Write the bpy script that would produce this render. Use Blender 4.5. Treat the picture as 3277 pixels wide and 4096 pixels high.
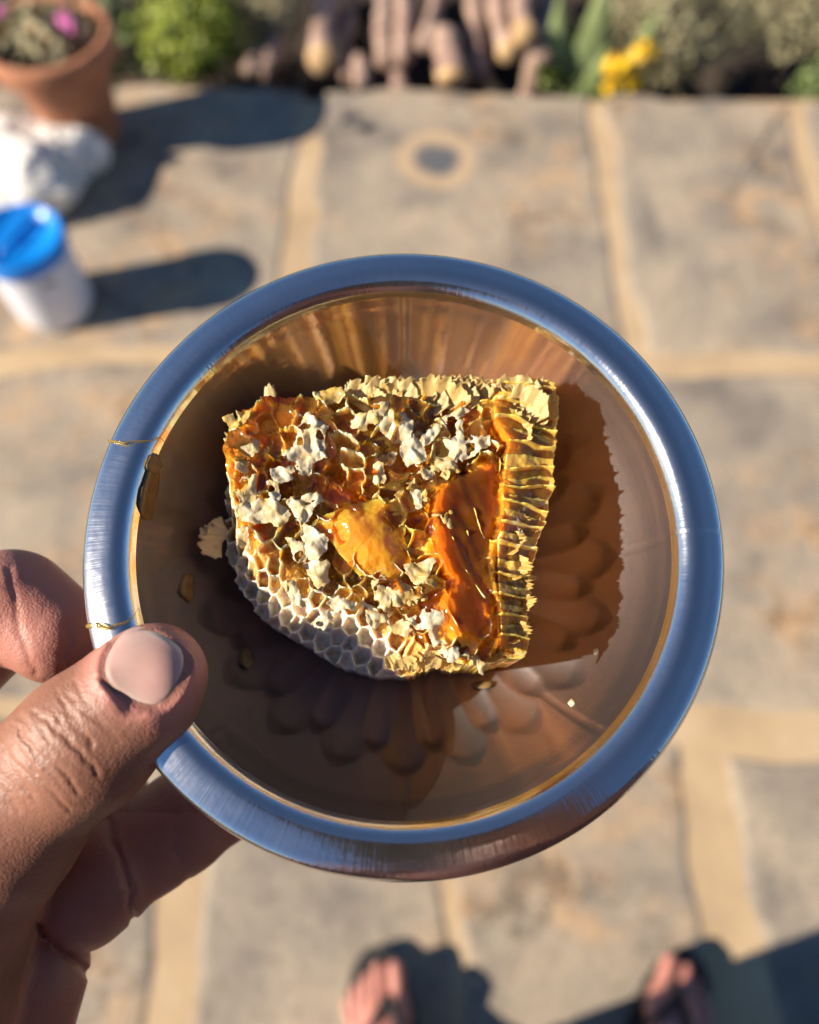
import bpy, math, random
import numpy as np
import openvdb
from mathutils import Matrix, Vector

for o in list(bpy.data.objects):
    bpy.data.objects.remove(o)
SC = bpy.context.scene
COL = SC.collection
random.seed(7)

# ------------------------------------------------------------------ camera
PW, PH, FPX = 3277.0, 4096.0, 3150.0
CX, CY = PW / 2, PH / 2
CAM_H, PITCH = 1.40, math.radians(26)
R_ = np.array([1.0, 0, 0])
U_ = np.array([0, math.cos(PITCH), math.sin(PITCH)])
F_ = np.array([0, math.sin(PITCH), -math.cos(PITCH)])
CAM = np.array([0, 0, CAM_H])
FOCUS = 0.168

cd = bpy.data.cameras.new('camera')
cam = bpy.data.objects.new('camera', cd)
COL.objects.link(cam)
cam.matrix_world = Matrix(((R_[0], U_[0], -F_[0], CAM[0]), (R_[1], U_[1], -F_[1], CAM[1]),
                           (R_[2], U_[2], -F_[2], CAM[2]), (0, 0, 0, 1)))
cd.sensor_fit = 'VERTICAL'
cd.sensor_height = 24.0
cd.lens = 24.0 * FPX / PH
cd.clip_start = 0.005
cd.clip_end = 500
cd.dof.use_dof = True
cd.dof.focus_distance = FOCUS
cd.dof.aperture_fstop = cd.lens / 4.0
SC.camera = cam

# ------------------------------------------------------------------ world, sun, exposure
SUN_EL = math.radians(30)
sun_h = np.array([-0.972, -0.235]); sun_h /= np.linalg.norm(sun_h)
SUN = np.array([sun_h[0] * math.cos(SUN_EL), sun_h[1] * math.cos(SUN_EL), math.sin(SUN_EL)])
w = bpy.data.worlds.new('World'); SC.world = w; w.use_nodes = True
nt = w.node_tree; nt.nodes.clear()
sky = nt.nodes.new('ShaderNodeTexSky'); sky.sky_type = 'NISHITA'; sky.sun_disc = False
sky.sun_elevation = SUN_EL
sky.sun_rotation = math.atan2(SUN[0], SUN[1])
sky.air_density = 1.0; sky.dust_density = 0.0; sky.ozone_density = 6.5
bg = nt.nodes.new('ShaderNodeBackground'); bg.inputs['Strength'].default_value = 0.058
ow = nt.nodes.new('ShaderNodeOutputWorld')
nt.links.new(sky.outputs[0], bg.inputs[0]); nt.links.new(bg.outputs[0], ow.inputs[0])
ld = bpy.data.lights.new('sun', 'SUN'); ld.energy = 5.0; ld.angle = math.radians(0.53); ld.color = (1, 0.90, 0.76)
so = bpy.data.objects.new('sun', ld); COL.objects.link(so)
so.rotation_euler = Vector((-SUN[0], -SUN[1], -SUN[2])).to_track_quat('-Z', 'Y').to_euler()
SC.view_settings.view_transform = 'Standard'
SC.view_settings.look = 'None'
SC.view_settings.exposure = 0.92
SC.view_settings.gamma = 1.0
SC.render.engine = 'CYCLES'
SC.cycles.use_denoising = True
SC.cycles.use_adaptive_sampling = True
SC.cycles.adaptive_threshold = 0.02
SC.cycles.max_bounces = 8
SC.cycles.glossy_bounces = 5
SC.cycles.transmission_bounces = 5
SC.cycles.transparent_max_bounces = 24
SC.cycles.sample_clamp_indirect = 6.0

# ------------------------------------------------------------------ pixel helpers
def ray(px, py):
    px = np.asarray(px, float); py = np.asarray(py, float)
    return ((px - CX) / FPX)[..., None] * R_ - ((py - CY) / FPX)[..., None] * U_ + F_
def gnd(px, py, z=0.0):
    d = ray(px, py); t = (z - CAM_H) / d[..., 2]
    return CAM + t[..., None] * d
def at_y(px, py, y):
    d = ray(px, py); return CAM + d * (y / d[..., 1])[..., None]
def at_d(px, py, dep):                       # point at depth dep along the view axis
    return CAM + ray(px, py) * dep

# ------------------------------------------------------------------ noise
_rng = np.random.RandomState(3)
_T = _rng.rand(256, 256).astype(np.float32)
_T3 = _rng.rand(64, 64, 64).astype(np.float32)
def vn(x, y, s=0):
    x = x + s * 17.31; y = y + s * 9.77
    xi = np.floor(x).astype(int); yi = np.floor(y).astype(int)
    fx = x - xi; fy = y - yi
    fx = fx * fx * (3 - 2 * fx); fy = fy * fy * (3 - 2 * fy)
    a = _T[xi & 255, yi & 255]; b = _T[(xi + 1) & 255, yi & 255]
    c = _T[xi & 255, (yi + 1) & 255]; d = _T[(xi + 1) & 255, (yi + 1) & 255]
    return (a * (1 - fx) + b * fx) * (1 - fy) + (c * (1 - fx) + d * fx) * fy - 0.5
def fbm(x, y, s=0, o=4):
    r = 0; a = 1.0
    for i in range(o):
        r = r + a * vn(x * 2 ** i, y * 2 ** i, s + i * 3.1); a *= 0.5
    return r
def vn3(x, y, z, s=0):
    x = x + s * 7.31; y = y + s * 3.77; z = z + s * 5.13
    xi = np.floor(x).astype(int); yi = np.floor(y).astype(int); zi = np.floor(z).astype(int)
    fx = x - xi; fy = y - yi; fz = z - zi
    fx = fx * fx * (3 - 2 * fx); fy = fy * fy * (3 - 2 * fy); fz = fz * fz * (3 - 2 * fz)
    r = 0
    for i in (0, 1):
        for j in (0, 1):
            for k in (0, 1):
                r = r + _T3[(xi + i) & 63, (yi + j) & 63, (zi + k) & 63] * (fx if i else 1 - fx) * (fy if j else 1 - fy) * (fz if k else 1 - fz)
    return r - 0.5
def sstep(a, b, x):
    t = np.clip((x - a) / (b - a), 0, 1); return t * t * (3 - 2 * t)
def polysd(X, Y, poly):
    """signed distance to a polygon, positive inside"""
    P = np.asarray(poly, float); Q = np.roll(P, -1, 0)
    d = np.full(X.shape, 1e9); ins = np.zeros(X.shape, bool)
    for (ax, ay), (bx, by) in zip(P, Q):
        ex, ey = bx - ax, by - ay
        t = np.clip(((X - ax) * ex + (Y - ay) * ey) / (ex * ex + ey * ey + 1e-12), 0, 1)
        d = np.minimum(d, np.hypot(X - ax - t * ex, Y - ay - t * ey))
        c = ((ay > Y) != (by > Y)) & (X < ex * (Y - ay) / (ey if abs(ey) > 1e-12 else 1e-12) + ax)
        ins ^= c
    return np.where(ins, d, -d)

# ------------------------------------------------------------------ materials
def new_mat(name):
    m = bpy.data.materials.new(name); m.use_nodes = True
    return m, m.node_tree, m.node_tree.nodes['Principled BSDF']
def N(t, typ, **kw):
    n = t.nodes.new(typ)
    for k, v in kw.items():
        if k in n.inputs: n.inputs[k].default_value = v
        else: setattr(n, k, v)
    return n
def ramp(t, src, stops):
    r = t.nodes.new('ShaderNodeValToRGB')
    e = r.color_ramp.elements
    while len(e) < len(stops): e.new(0.5)
    for el, (p, c) in zip(e, stops):
        el.position = p; el.color = (*c, 1) if len(c) == 3 else c
    t.links.new(src, r.inputs[0]); return r
def noisy(name, stops, scale=20, detail=6, rough=0.7, bump=0.0, bscale=None, sss=0.0, srad=(1, .4, .2), sscale=0.002,
          metallic=0.0, spec=0.5, coat=0.0, trans=0.0, coord='Object', dist=0.0):
    m, t, b = new_mat(name)
    tc = t.nodes.new('ShaderNodeTexCoord')
    n = N(t, 'ShaderNodeTexNoise', Scale=scale, Detail=detail, Roughness=0.6, Distortion=dist)
    t.links.new(tc.outputs[coord], n.inputs['Vector'])
    r = ramp(t, n.outputs[0], stops)
    t.links.new(r.outputs[0], b.inputs['Base Color'])
    b.inputs['Roughness'].default_value = rough
    b.inputs['Metallic'].default_value = metallic
    b.inputs['Specular IOR Level'].default_value = spec
    b.inputs['Coat Weight'].default_value = coat
    b.inputs['Transmission Weight'].default_value = trans
    if sss:
        b.inputs['Subsurface Weight'].default_value = sss
        b.inputs['Subsurface Radius'].default_value = srad
        b.inputs['Subsurface Scale'].default_value = sscale
    if bump:
        n2 = N(t, 'ShaderNodeTexNoise', Scale=bscale or scale * 4, Detail=8, Roughness=0.65)
        t.links.new(tc.outputs[coord], n2.inputs['Vector'])
        bp = N(t, 'ShaderNodeBump', Strength=bump, Distance=0.2 / (bscale or scale * 4))
        t.links.new(n2.outputs[0], bp.inputs['Height']); t.links.new(bp.outputs[0], b.inputs['Normal'])
    return m

# ------------------------------------------------------------------ object helpers
def link(name, verts, faces, mat, parent=None, smooth=True, mats=None):
    me = bpy.data.meshes.new(name)
    if isinstance(faces, np.ndarray) and isinstance(verts, np.ndarray):
        nv, nf, k = len(verts), len(faces), faces.shape[1]
        me.vertices.add(nv); me.vertices.foreach_set('co', verts.astype(np.float32).ravel())
        me.loops.add(nf * k); me.loops.foreach_set('vertex_index', faces.astype(np.int32).ravel())
        me.polygons.add(nf); me.polygons.foreach_set('loop_start', np.arange(0, nf * k, k, dtype=np.int32))
        me.update(calc_edges=True); me.validate()
    else:
        me.from_pydata([tuple(v) for v in verts], [], [tuple(f) for f in faces])
    if smooth:
        me.polygons.foreach_set('use_smooth', [True] * len(me.polygons))
    for mm in (mats or [mat]):
        me.materials.append(mm)
    o = bpy.data.objects.new(name, me); COL.objects.link(o)
    if parent: o.parent = parent
    return o
def empty(name, loc=(0, 0, 0), rz=0.0):
    o = bpy.data.objects.new(name, None); COL.objects.link(o)
    o.location = loc; o.rotation_euler = (0, 0, rz); o.empty_display_size = 0.05
    return o
def tag(o, label=None, cat=None, group=None, kind=None):
    if label: o['label'] = label
    if cat: o['category'] = cat
    if group: o['group'] = group
    if kind: o['kind'] = kind
    return o
def set_attr(o, name, vals):
    a = o.data.attributes.new(name, 'FLOAT', 'POINT'); a.data.foreach_set('value', np.asarray(vals, np.float32).ravel())
def lathe(name, prof, mat, parent=None, seg=48, cap0=False, cap1=False, disp=None):
    prof = np.asarray(prof, float); n = len(prof)
    th = np.linspace(0, 2 * np.pi, seg, endpoint=False)
    Rr = np.repeat(prof[:, 0][:, None], seg, 1); Z = np.repeat(prof[:, 1][:, None], seg, 1)
    if disp is not None: Rr, Z = disp(Rr, Z, th[None, :])
    V = np.stack([Rr * np.cos(th), Rr * np.sin(th), Z], -1).reshape(-1, 3)
    i = np.arange(n - 1)[:, None]; j = np.arange(seg)[None, :]; j2 = (j + 1) % seg
    Fq = np.stack([i * seg + j, i * seg + j2, (i + 1) * seg + j2, (i + 1) * seg + j], -1).reshape(-1, 4)
    faces = [tuple(f) for f in Fq]
    if cap0: faces.append(tuple(range(seg))[::-1])
    if cap1: faces.append(tuple(range((n - 1) * seg, n * seg)))
    return link(name, V, faces, mat, parent)
def tube(name, pts, rad, mat, parent=None, seg=10, jitter=0.0, caps=True):
    pts = np.asarray(pts, float); n = len(pts)
    rad = np.broadcast_to(np.asarray(rad, float), (n,))
    T = np.gradient(pts, axis=0); T /= np.linalg.norm(T, axis=1)[:, None] + 1e-12
    up = np.array([0, 0, 1.0]) if abs(T[0, 2]) < 0.9 else np.array([1.0, 0, 0])
    V = []
    for i in range(n):
        a = np.cross(T[i], up); a /= np.linalg.norm(a) + 1e-12; b = np.cross(a, T[i])
        for k in range(seg):
            an = 2 * math.pi * k / seg
            r = rad[i] * (1 + jitter * (random.random() - .5))
            V.append(pts[i] + r * (math.cos(an) * a + math.sin(an) * b))
    F = []
    for i in range(n - 1):
        for k in range(seg):
            F.append((i * seg + k, (i + 1) * seg + k, (i + 1) * seg + (k + 1) % seg, i * seg + (k + 1) % seg))
    if caps:
        F.append(tuple(range(seg))); F.append(tuple(range((n - 1) * seg, n * seg))[::-1])
    return link(name, V, F, mat, parent)
def solid(name, X, Y, mask, top, bot, mat, parent=None, attrs=None, smooth=True):
    """closed solid between two height fields over the cells of mask (node mask)"""
    m = mask
    q = m[:-1, :-1] & m[1:, :-1] & m[1:, 1:] & m[:-1, 1:]
    used = np.zeros(m.shape, bool)
    used[:-1, :-1] |= q; used[1:, :-1] |= q; used[1:, 1:] |= q; used[:-1, 1:] |= q
    idx = np.full(m.shape, -1, int); nn = int(used.sum())
    if nn == 0: return None
    idx[used] = np.arange(nn)
    ii, jj = np.nonzero(q)
    a, b, c, d = idx[ii, jj], idx[ii + 1, jj], idx[ii + 1, jj + 1], idx[ii, jj + 1]
    topf = np.stack([a, b, c, d], 1); botf = topf[:, ::-1] + nn
    def bd(sel, p, r): return np.stack([r[sel], p[sel], p[sel] + nn, r[sel] + nn], 1)
    pad = np.pad(q, 1)
    l = ~pad[ii, jj + 1]; rgt = ~pad[ii + 2, jj + 1]; dn = ~pad[ii + 1, jj]; up = ~pad[ii + 1, jj + 2]
    F = np.concatenate([topf, botf, bd(dn, a, b), bd(rgt, b, c), bd(up, c, d), bd(l, d, a)])
    V = np.concatenate([np.stack([X[used], Y[used], top[used]], 1), np.stack([X[used], Y[used], np.minimum(bot, top - 1e-5)[used]], 1)])
    o = link(name, V, F, mat, parent, smooth)
    for k, v in (attrs or {}).items():
        set_attr(o, k, np.concatenate([v[used], v[used]]))
    return o

# ================================================================== the setting
SOIL = noisy('soil', [(0.3, (.02, .014, .01)), (0.7, (.06, .042, .028))], 6, 8, 0.95, 0.6, 30)
SAND = noisy('sand_joint', [(0.25, (.36, .25, .145)), (0.5, (.50, .35, .20)), (0.75, (.58, .43, .27))], 5, 8, 0.95, 0.5, 60)
def stone_mat(name, seed, stain=None):
    m, t, b = new_mat(name)
    tc = t.nodes.new('ShaderNodeTexCoord')
    mp = N(t, 'ShaderNodeMapping'); mp.inputs['Location'].default_value = (seed * 3.7, seed * 1.9, 0)
    t.links.new(tc.outputs['Object'], mp.inputs[0])
    n1 = N(t, 'ShaderNodeTexNoise', Scale=4.2, Detail=8, Roughness=0.62, Distortion=0.4)
    n2 = N(t, 'ShaderNodeTexNoise', Scale=11, Detail=8, Roughness=0.7)
    n3 = N(t, 'ShaderNodeTexNoise', Scale=2.6, Detail=5, Roughness=0.55)
    for n in (n1, n2, n3): t.links.new(mp.outputs[0], n.inputs['Vector'])
    r1 = ramp(t, n1.outputs[0], [(0.30, (.15, .13, .112)), (0.45, (.32, .265, .205)), (0.66, (.48, .38, .268))])
    r2 = ramp(t, n2.outputs[0], [(0.46, (0, 0, 0)), (0.64, (1, 1, 1))])
    r3 = ramp(t, n3.outputs[0], [(0.45, (0, 0, 0)), (0.60, (1, 1, 1))])
    mul = N(t, 'ShaderNodeMath', operation='MULTIPLY'); t.links.new(r2.outputs[0], mul.inputs[0]); t.links.new(r3.outputs[0], mul.inputs[1])
    mx = N(t, 'ShaderNodeMix', data_type='RGBA'); t.links.new(mul.outputs[0], mx.inputs['Factor'])
    t.links.new(r1.outputs[0], mx.inputs['A']); mx.inputs['B'].default_value = (.54, .345, .19, 1)
    n4 = N(t, 'ShaderNodeTexNoise', Scale=70, Detail=6, Roughness=.7); t.links.new(mp.outputs[0], n4.inputs['Vector'])
    r4 = ramp(t, n4.outputs[0], [(.30, (.55, .54, .53)), (.52, (1, 1, 1)), (.75, (1.0, .97, .92))])
    v4 = N(t, 'ShaderNodeTexVoronoi', feature='DISTANCE_TO_EDGE', Scale=3.1); dv = N(t, 'ShaderNodeVectorMath', operation='MULTIPLY_ADD')
    t.links.new(n2.outputs['Color'], dv.inputs[0]); dv.inputs[1].default_value = (.35, .35, .0); t.links.new(mp.outputs[0], dv.inputs[2]); t.links.new(dv.outputs[0], v4.inputs['Vector'])
    r5 = ramp(t, v4.outputs['Distance'], [(.0, (.45, .42, .40)), (.035, (1, 1, 1))])
    m4 = N(t, 'ShaderNodeMix', data_type='RGBA', blend_type='MULTIPLY'); m4.inputs['Factor'].default_value = .8; t.links.new(mx.outputs['Result'], m4.inputs['A']); t.links.new(r4.outputs[0], m4.inputs['B'])
    m5 = N(t, 'ShaderNodeMix', data_type='RGBA', blend_type='MULTIPLY'); t.links.new(r3.outputs[0], m5.inputs['Factor']); t.links.new(m4.outputs['Result'], m5.inputs['A']); t.links.new(r5.outputs[0], m5.inputs['B'])
    out = m5.outputs['Result']
    if stain:
        sp = N(t, 'ShaderNodeVectorMath', operation='DISTANCE'); t.links.new(tc.outputs['Object'], sp.inputs[0]); sp.inputs[1].default_value = stain
        ad = N(t, 'ShaderNodeMath', operation='MULTIPLY_ADD'); t.links.new(n2.outputs[0], ad.inputs[0]); ad.inputs[1].default_value = 0.05; t.links.new(sp.outputs['Value'], ad.inputs[2])
        rs = ramp(t, ad.outputs[0], [(0.0, (.11, .115, .12, 1)), (0.070, (.12, .12, .125, 1)), (0.092, (.48, .34, .21, .95)), (0.118, (.50, .35, .21, .95)), (0.140, (.4, .3, .2, 0))])
        mx2 = N(t, 'ShaderNodeMix', data_type='RGBA'); t.links.new(rs.outputs[1], mx2.inputs['Factor'])
        t.links.new(out, mx2.inputs['A']); t.links.new(rs.outputs[0], mx2.inputs['B']); out = mx2.outputs['Result']
    t.links.new(out, b.inputs['Base Color'])
    b.inputs['Roughness'].default_value = 0.9; b.inputs['Specular IOR Level'].default_value = 0.25
    bp = N(t, 'ShaderNodeBump', Strength=0.55, Distance=0.012); t.links.new(n2.outputs[0], bp.inputs['Height']); t.links.new(bp.outputs[0], b.inputs['Normal'])
    return m

# ground sheet reaching the horizon, a little below the terrace, rising as a bank behind the sticks
gx = np.concatenate([np.linspace(-120, -4, 12), np.linspace(-3.6, 3.6, 73), np.linspace(4, 120, 12)])
gy = np.concatenate([np.linspace(-120, -2, 12), np.linspace(-1.5, 5.0, 66), np.linspace(6, 150, 14)])
GX, GY = np.meshgrid(gx, gy, indexing='ij')
GZ = -0.32 + 0.55 * sstep(2.15, 3.3, GY) + 0.06 * fbm(GX * 2, GY * 2, 5) * (GY > 2.0)
n0, n1 = GX.shape
ii, jj = np.meshgrid(np.arange(n0 - 1), np.arange(n1 - 1), indexing='ij')
FQ = np.stack([ii * n1 + jj, (ii + 1) * n1 + jj, (ii + 1) * n1 + jj + 1, ii * n1 + jj + 1], -1).reshape(-1, 4)
tag(link('ground', np.stack([GX, GY, GZ], -1).reshape(-1, 3), FQ, SOIL), kind='structure')

# terrace: sandy bed with stone slabs on it
tv = [(-5, -4, -.4), (5, -4, -.4), (5, 1.90, -.4), (-5, 1.90, -.4), (-5, -4, -.002), (5, -4, -.002), (5, 1.90, -.002), (-5, 1.90, -.002)]
terrace = tag(link('terrace', tv, [(0, 3, 2, 1), (4, 5, 6, 7), (0, 1, 5, 4), (1, 2, 6, 5), (2, 3, 7, 6), (3, 0, 4, 7)], SAND, smooth=False), kind='structure')
def slab(poly, mat, z=0.0022, rough=0.010, far=False):
    poly = np.asarray(poly, float); pts = []
    for a, b in zip(poly, np.roll(poly, -1, 0)):
        L = np.linalg.norm(b - a); k = max(2, int(L / 0.035))
        for i in range(k):
            p = a + (b - a) * i / k
            amp = rough * (2.4 if far and p[1] > 1.88 else 1.0)
            pts.append(p + amp * np.array([fbm(p[0:1] * 9, p[1:2] * 9, 1)[0], fbm(p[0:1] * 9, p[1:2] * 9, 11)[0]]) * 2)
    pts = np.array(pts); c = pts.mean(0); n = len(pts)
    def ring(s, zz):
        tg = np.roll(pts, -2, 0) - np.roll(pts, 2, 0); nr = np.stack([-tg[:, 1], tg[:, 0]], 1); nr /= np.linalg.norm(nr, axis=1)[:, None]; q = pts + nr * s
        return [(x, y, zz) for x, y in q]
    V = ring(0, -0.05) + ring(0, z - 0.004) + ring(0.010, z - 0.0008) + ring(0.022, z) + [(c[0], c[1], z)]
    F = []
    for r in range(3):
        for i in range(n):
            F.append((r * n + i, r * n + (i + 1) % n, (r + 1) * n + (i + 1) % n, (r + 1) * n + i))
    for i in range(n): F.append((3 * n + i, 3 * n + (i + 1) % n, 4 * n))
    return link('stone_slab', V, F, mat, terrace, smooth=False)
st = gnd(1745, 640)
MS = [stone_mat('stone_%s' % k, s) for k, s in (('grey', 1), ('buff', 2.3), ('worn', 5.2), ('pale', 8.1))]
M_ST = stone_mat('stone_ring_stained', 3.3, (st[0], st[1], 0.004))
slab([(-3.0, 1.06), (-1.16, 1.05), (-1.18, 1.95), (-3.0, 1.96)], MS[0], far=True)
slab([(-1.12, 1.07), (-.31, 1.10), (-.285, 1.945), (-1.14, 1.96)], MS[1], far=True)
slab([(-.235, 1.10), (.475, 1.06), (.468, 1.93), (-.225, 1.94)], M_ST, far=True)
slab([(.52, 1.07), (.975, 1.06), (.985, 1.89), (.512, 1.92)], MS[2], far=True)
slab([(1.025, 1.06), (2.6, 1.06), (2.6, 1.89), (1.04, 1.89)], MS[0], far=True)
slab([(-3, .36), (-1.0, .36), (-1.02, 1.0), (-3, 1.0)], MS[1])
slab([(-.95, .33), (-.20, .30), (-.22, 1.05), (-.70, 1.04), (-.97, .99)], MS[3])
slab([(-.15, .30), (.30, .30), (.31, 1.02), (-.16, 1.05)], MS[2])
slab([(.36, .30), (1.10, .27), (1.12, 1.005), (.37, 1.01)], MS[3])
slab([(1.16, .27), (2.6, .27), (2.6, 1.0), (1.17, 1.0)], MS[1])
slab([(-2.6, -.9), (-.99, -.9), (-.97, .30), (-2.6, .30)], MS[2])
slab([(-.94, -.55), (-.395, -.55), (-.40, .27), (-.93, .29)], MS[3])
slab([(-.33, -.5), (.06, -.52), (.05, .24), (-.33, .25)], MS[1])
slab([(.085, -.52), (.45, -.5), (.465, .23), (.075, .24)], MS[3])
slab([(.56, -.5), (1.05, -.5), (1.07, .20), (.55, .21)], MS[2])
slab([(1.1, -.5), (2.4, -.5), (2.4, .2), (1.12, .2)], MS[0])
slab([(-2.4, -2), (-.6, -2), (-.6, -.95), (-2.4, -.95)], MS[1])
slab([(-.55, -2), (.5, -2), (.5, -.58), (-.55, -.6)], MS[0])
slab([(.55, -2), (2.2, -2), (2.2, -.56), (.55, -.56)], MS[2])

for (x0_, x1_, y0_, y1_, m_) in [(-4.95, -3.05, 1.05, 1.93, 2), (-4.95, -3.05, .30, 1.0, 0), (-4.95, -2.65, -.9, .25, 3), (-4.95, -2.45, -2.0, -.95, 1), (2.65, 4.95, 1.06, 1.88, 1), (2.65, 4.95, .27, 1.0, 3), (2.45, 4.95, -.5, .2, 2), (2.25, 4.95, -2.0, -.56, 0), (-4.95, -2.6, -3.95, -2.05, 0), (-2.55, -.1, -3.95, -2.05, 2), (-.05, 2.3, -3.95, -2.05, 3), (2.35, 4.95, -3.95, -2.05, 1)]:
    slab([(x0_, y0_), (x1_, y0_), (x1_, y1_), (x0_, y1_)], MS[m_])

# ================================================================== background things
TERRA = noisy('terracotta', [(0.3, (.30, .12, .06)), (0.6, (.46, .19, .095)), (0.8, (.50, .27, .17))], 14, 6, 0.85, 0.3, 60)
LEAFG = noisy('leaf_lime', [(0.3, (.13, .17, .012)), (0.5, (.23, .28, .025)), (0.75, (.38, .42, .06))], 25, 4, 0.55, sss=0.0)
LEAFD = noisy('leaf_dull', [(0.25, (.13, .12, .05)), (0.5, (.32, .28, .15)), (0.75, (.50, .42, .26))], 22, 5, 0.7)
LEAFM = noisy('leaf_mid', [(0.3, (.07, .11, .03)), (0.6, (.17, .22, .07)), (0.8, (.27, .31, .12))], 25, 4, 0.6)
BARK = noisy('bark', [(0.3, (.20, .12, .085)), (0.55, (.42, .28, .21)), (0.8, (.55, .41, .32))], 16, 6, 0.9, 0.5, 60)
CUTW = noisy('cut_wood', [(0.3, (.45, .27, .12)), (0.7, (.62, .42, .22))], 30, 5, 0.85)
LEAFB = noisy('leaf_blade', [(0.3, (.22, .28, .10)), (0.7, (.36, .43, .18))], 12, 3, 0.55)
PETALP = noisy('petal_pink', [(0.3, (.55, .10, .32)), (0.7, (.75, .22, .50))], 30, 2, 0.6)
PETALY = noisy('petal_yellow', [(0.3, (.75, .42, .005)), (0.7, (.88, .60, .02))], 40, 2, 0.55)

def leaf_cloud(name, mat, parent, c, rad, n, size, seed, up=0.3, shell=0.35, aspect=0.5):
    rg = np.random.RandomState(seed)
    d = rg.normal(size=(n, 3)); d /= np.linalg.norm(d, axis=1)[:, None]
    r = (shell + (1 - shell) * rg.rand(n)) ** 0.6
    lump = 1 + 0.35 * vn3(d[:, 0] * 2.2 + 9, d[:, 1] * 2.2 + 9, d[:, 2] * 2.2 + 9, seed) * 2
    P = np.asarray(c) + d * (r * lump)[:, None] * np.asarray(rad)
    nrm = d + rg.normal(size=(n, 3)) * 0.7 + [0, 0, up]; nrm /= np.linalg.norm(nrm, axis=1)[:, None]
    t = np.cross(nrm, rg.normal(size=(n, 3))); t /= np.linalg.norm(t, axis=1)[:, None]
    b = np.cross(nrm, t)
    s = size * (0.6 + 0.8 * rg.rand(n))[:, None]
    V = np.stack([P - t * s, P + b * s * aspect + nrm * s * .15, P + t * s, P - b * s * aspect + nrm * s * .15], 1).reshape(-1, 3)
    F = np.arange(4 * n).reshape(-1, 4)
    return link(name, V, F, mat, parent, smooth=False)
def stems(parent, base, tops, rad, mat, name='stem'):
    for tp in tops:
        b = np.asarray(base, float); tp = np.asarray(tp, float); mid = (b + tp) / 2 + np.array([random.uniform(-.02, .02), random.uniform(-.02, .02), .02])
        tube(name, [b, mid, tp], [rad, rad * .8, rad * .5], mat, parent, 6)

# terracotta pot with a wilted plant
pot = tag(empty('flower_pot', (-.825, 1.755, .005)), 'terracotta flower pot at the upper left corner of the terrace', 'flower pot')
lathe('pot_body', [(0, 0), (.080, 0), (.084, .004), (.112, .215), (.118, .222), (.135, .225), (.140, .232), (.146, .282), (.143, .290), (.128, .290), (.124, .282), (.118, .22), (.112, .20)], TERRA, pot, 56)
lathe('soil_fill', [(0, .262), (.06, .258), (.123, .25)], SOIL, pot, 32, disp=lambda r, z, t: (r, z + .012 * np.sin(5 * t + r * 60) * np.cos(3 * t)))
pot.scale = (1.02, 1.02, .94)
pl = tag(empty('potted_plant', (-.825, 1.755, .252)), 'sparse potted plant with pink flowers growing in the terracotta pot', 'plant')
leaf_cloud('foliage', LEAFD, pl, (0, 0, .02), (.105, .105, .045), 260, .016, 4)
leaf_cloud('dry_leaves', CUTW, pl, (0.03, .03, .025), (.09, .08, .03), 60, .018, 5)
stems(pl, (0, 0, 0), [(.05, .0, .06), (-.05, .02, .05), (-.09, .05, .07), (.02, .07, .05)], .003, LEAFM)
for k, (x, y, z) in enumerate([tuple(gnd(279, 105, .36) - np.array([-.825, 1.755, .252])), tuple(gnd(8, 40, .36) - np.array([-.825, 1.755, .252])), tuple(gnd(255, 70, .35) - np.array([-.825, 1.755, .252]))]):
    fl = leaf_cloud('blossom', PETALP, pl, (x, y, z), (.012, .012, .010), 26, .009, 50 + k, aspect=.8)

# white plastic sack
BAG = noisy('sack_plastic', [(0.3, (.60, .55, .48)), (0.6, (.80, .76, .70))], 22, 4, 0.5, 0.4, 25, sss=0.25, sscale=0.01)
def crumple(name, c, rad, mat, seed, parent=None, nu=150, nv=90, amp=.30):
    u = np.linspace(0, 2 * np.pi, nu, endpoint=False); v = np.linspace(0.02, np.pi - .02, nv)
    Uu, Vv = np.meshgrid(u, v, indexing='ij')
    d = np.stack([np.sin(Vv) * np.cos(Uu), np.sin(Vv) * np.sin(Uu), np.cos(Vv)], -1)
    q = d * 1.7 + 20
    r = 1 + amp * (-np.abs(vn3(q[..., 0], q[..., 1], q[..., 2], seed)) * 2.4 + .35) + .12 * (-np.abs(vn3(q[..., 0] * 2.3, q[..., 1] * 2.3, q[..., 2] * 2.3, seed + 3)) * 2)
    r = r + .07 * (-np.abs(vn3(q[..., 0] * 4.5, q[..., 1] * 4.5, q[..., 2] * 4.5, seed + 5)) * 2)
    V = d * r[..., None] * np.asarray(rad)
    V[..., 2] = np.maximum(V[..., 2] + rad[2] * .75, 0.0)
    V = V.reshape(-1, 3); i, j = np.meshgrid(np.arange(nu), np.arange(nv - 1), indexing='ij')
    F = np.stack([i * nv + j, i * nv + j + 1, ((i + 1) % nu) * nv + j + 1, ((i + 1) % nu) * nv + j], -1).reshape(-1, 4)
    o = link(name, V, F, mat, parent); o.location = c; return o
bag = tag(empty('plastic_sack', (-.97, 1.56, .005)), 'crumpled white plastic sack lying between the pot and the blue-lidded tub', 'sack')
crumple('sack_body', (0, 0, 0), (.20, .15, .085), BAG, 3, bag)
crumple('sack_neck', (.135, .075, 0.0), (.10, .06, .07), BAG, 9, bag, 110, 70)

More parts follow.
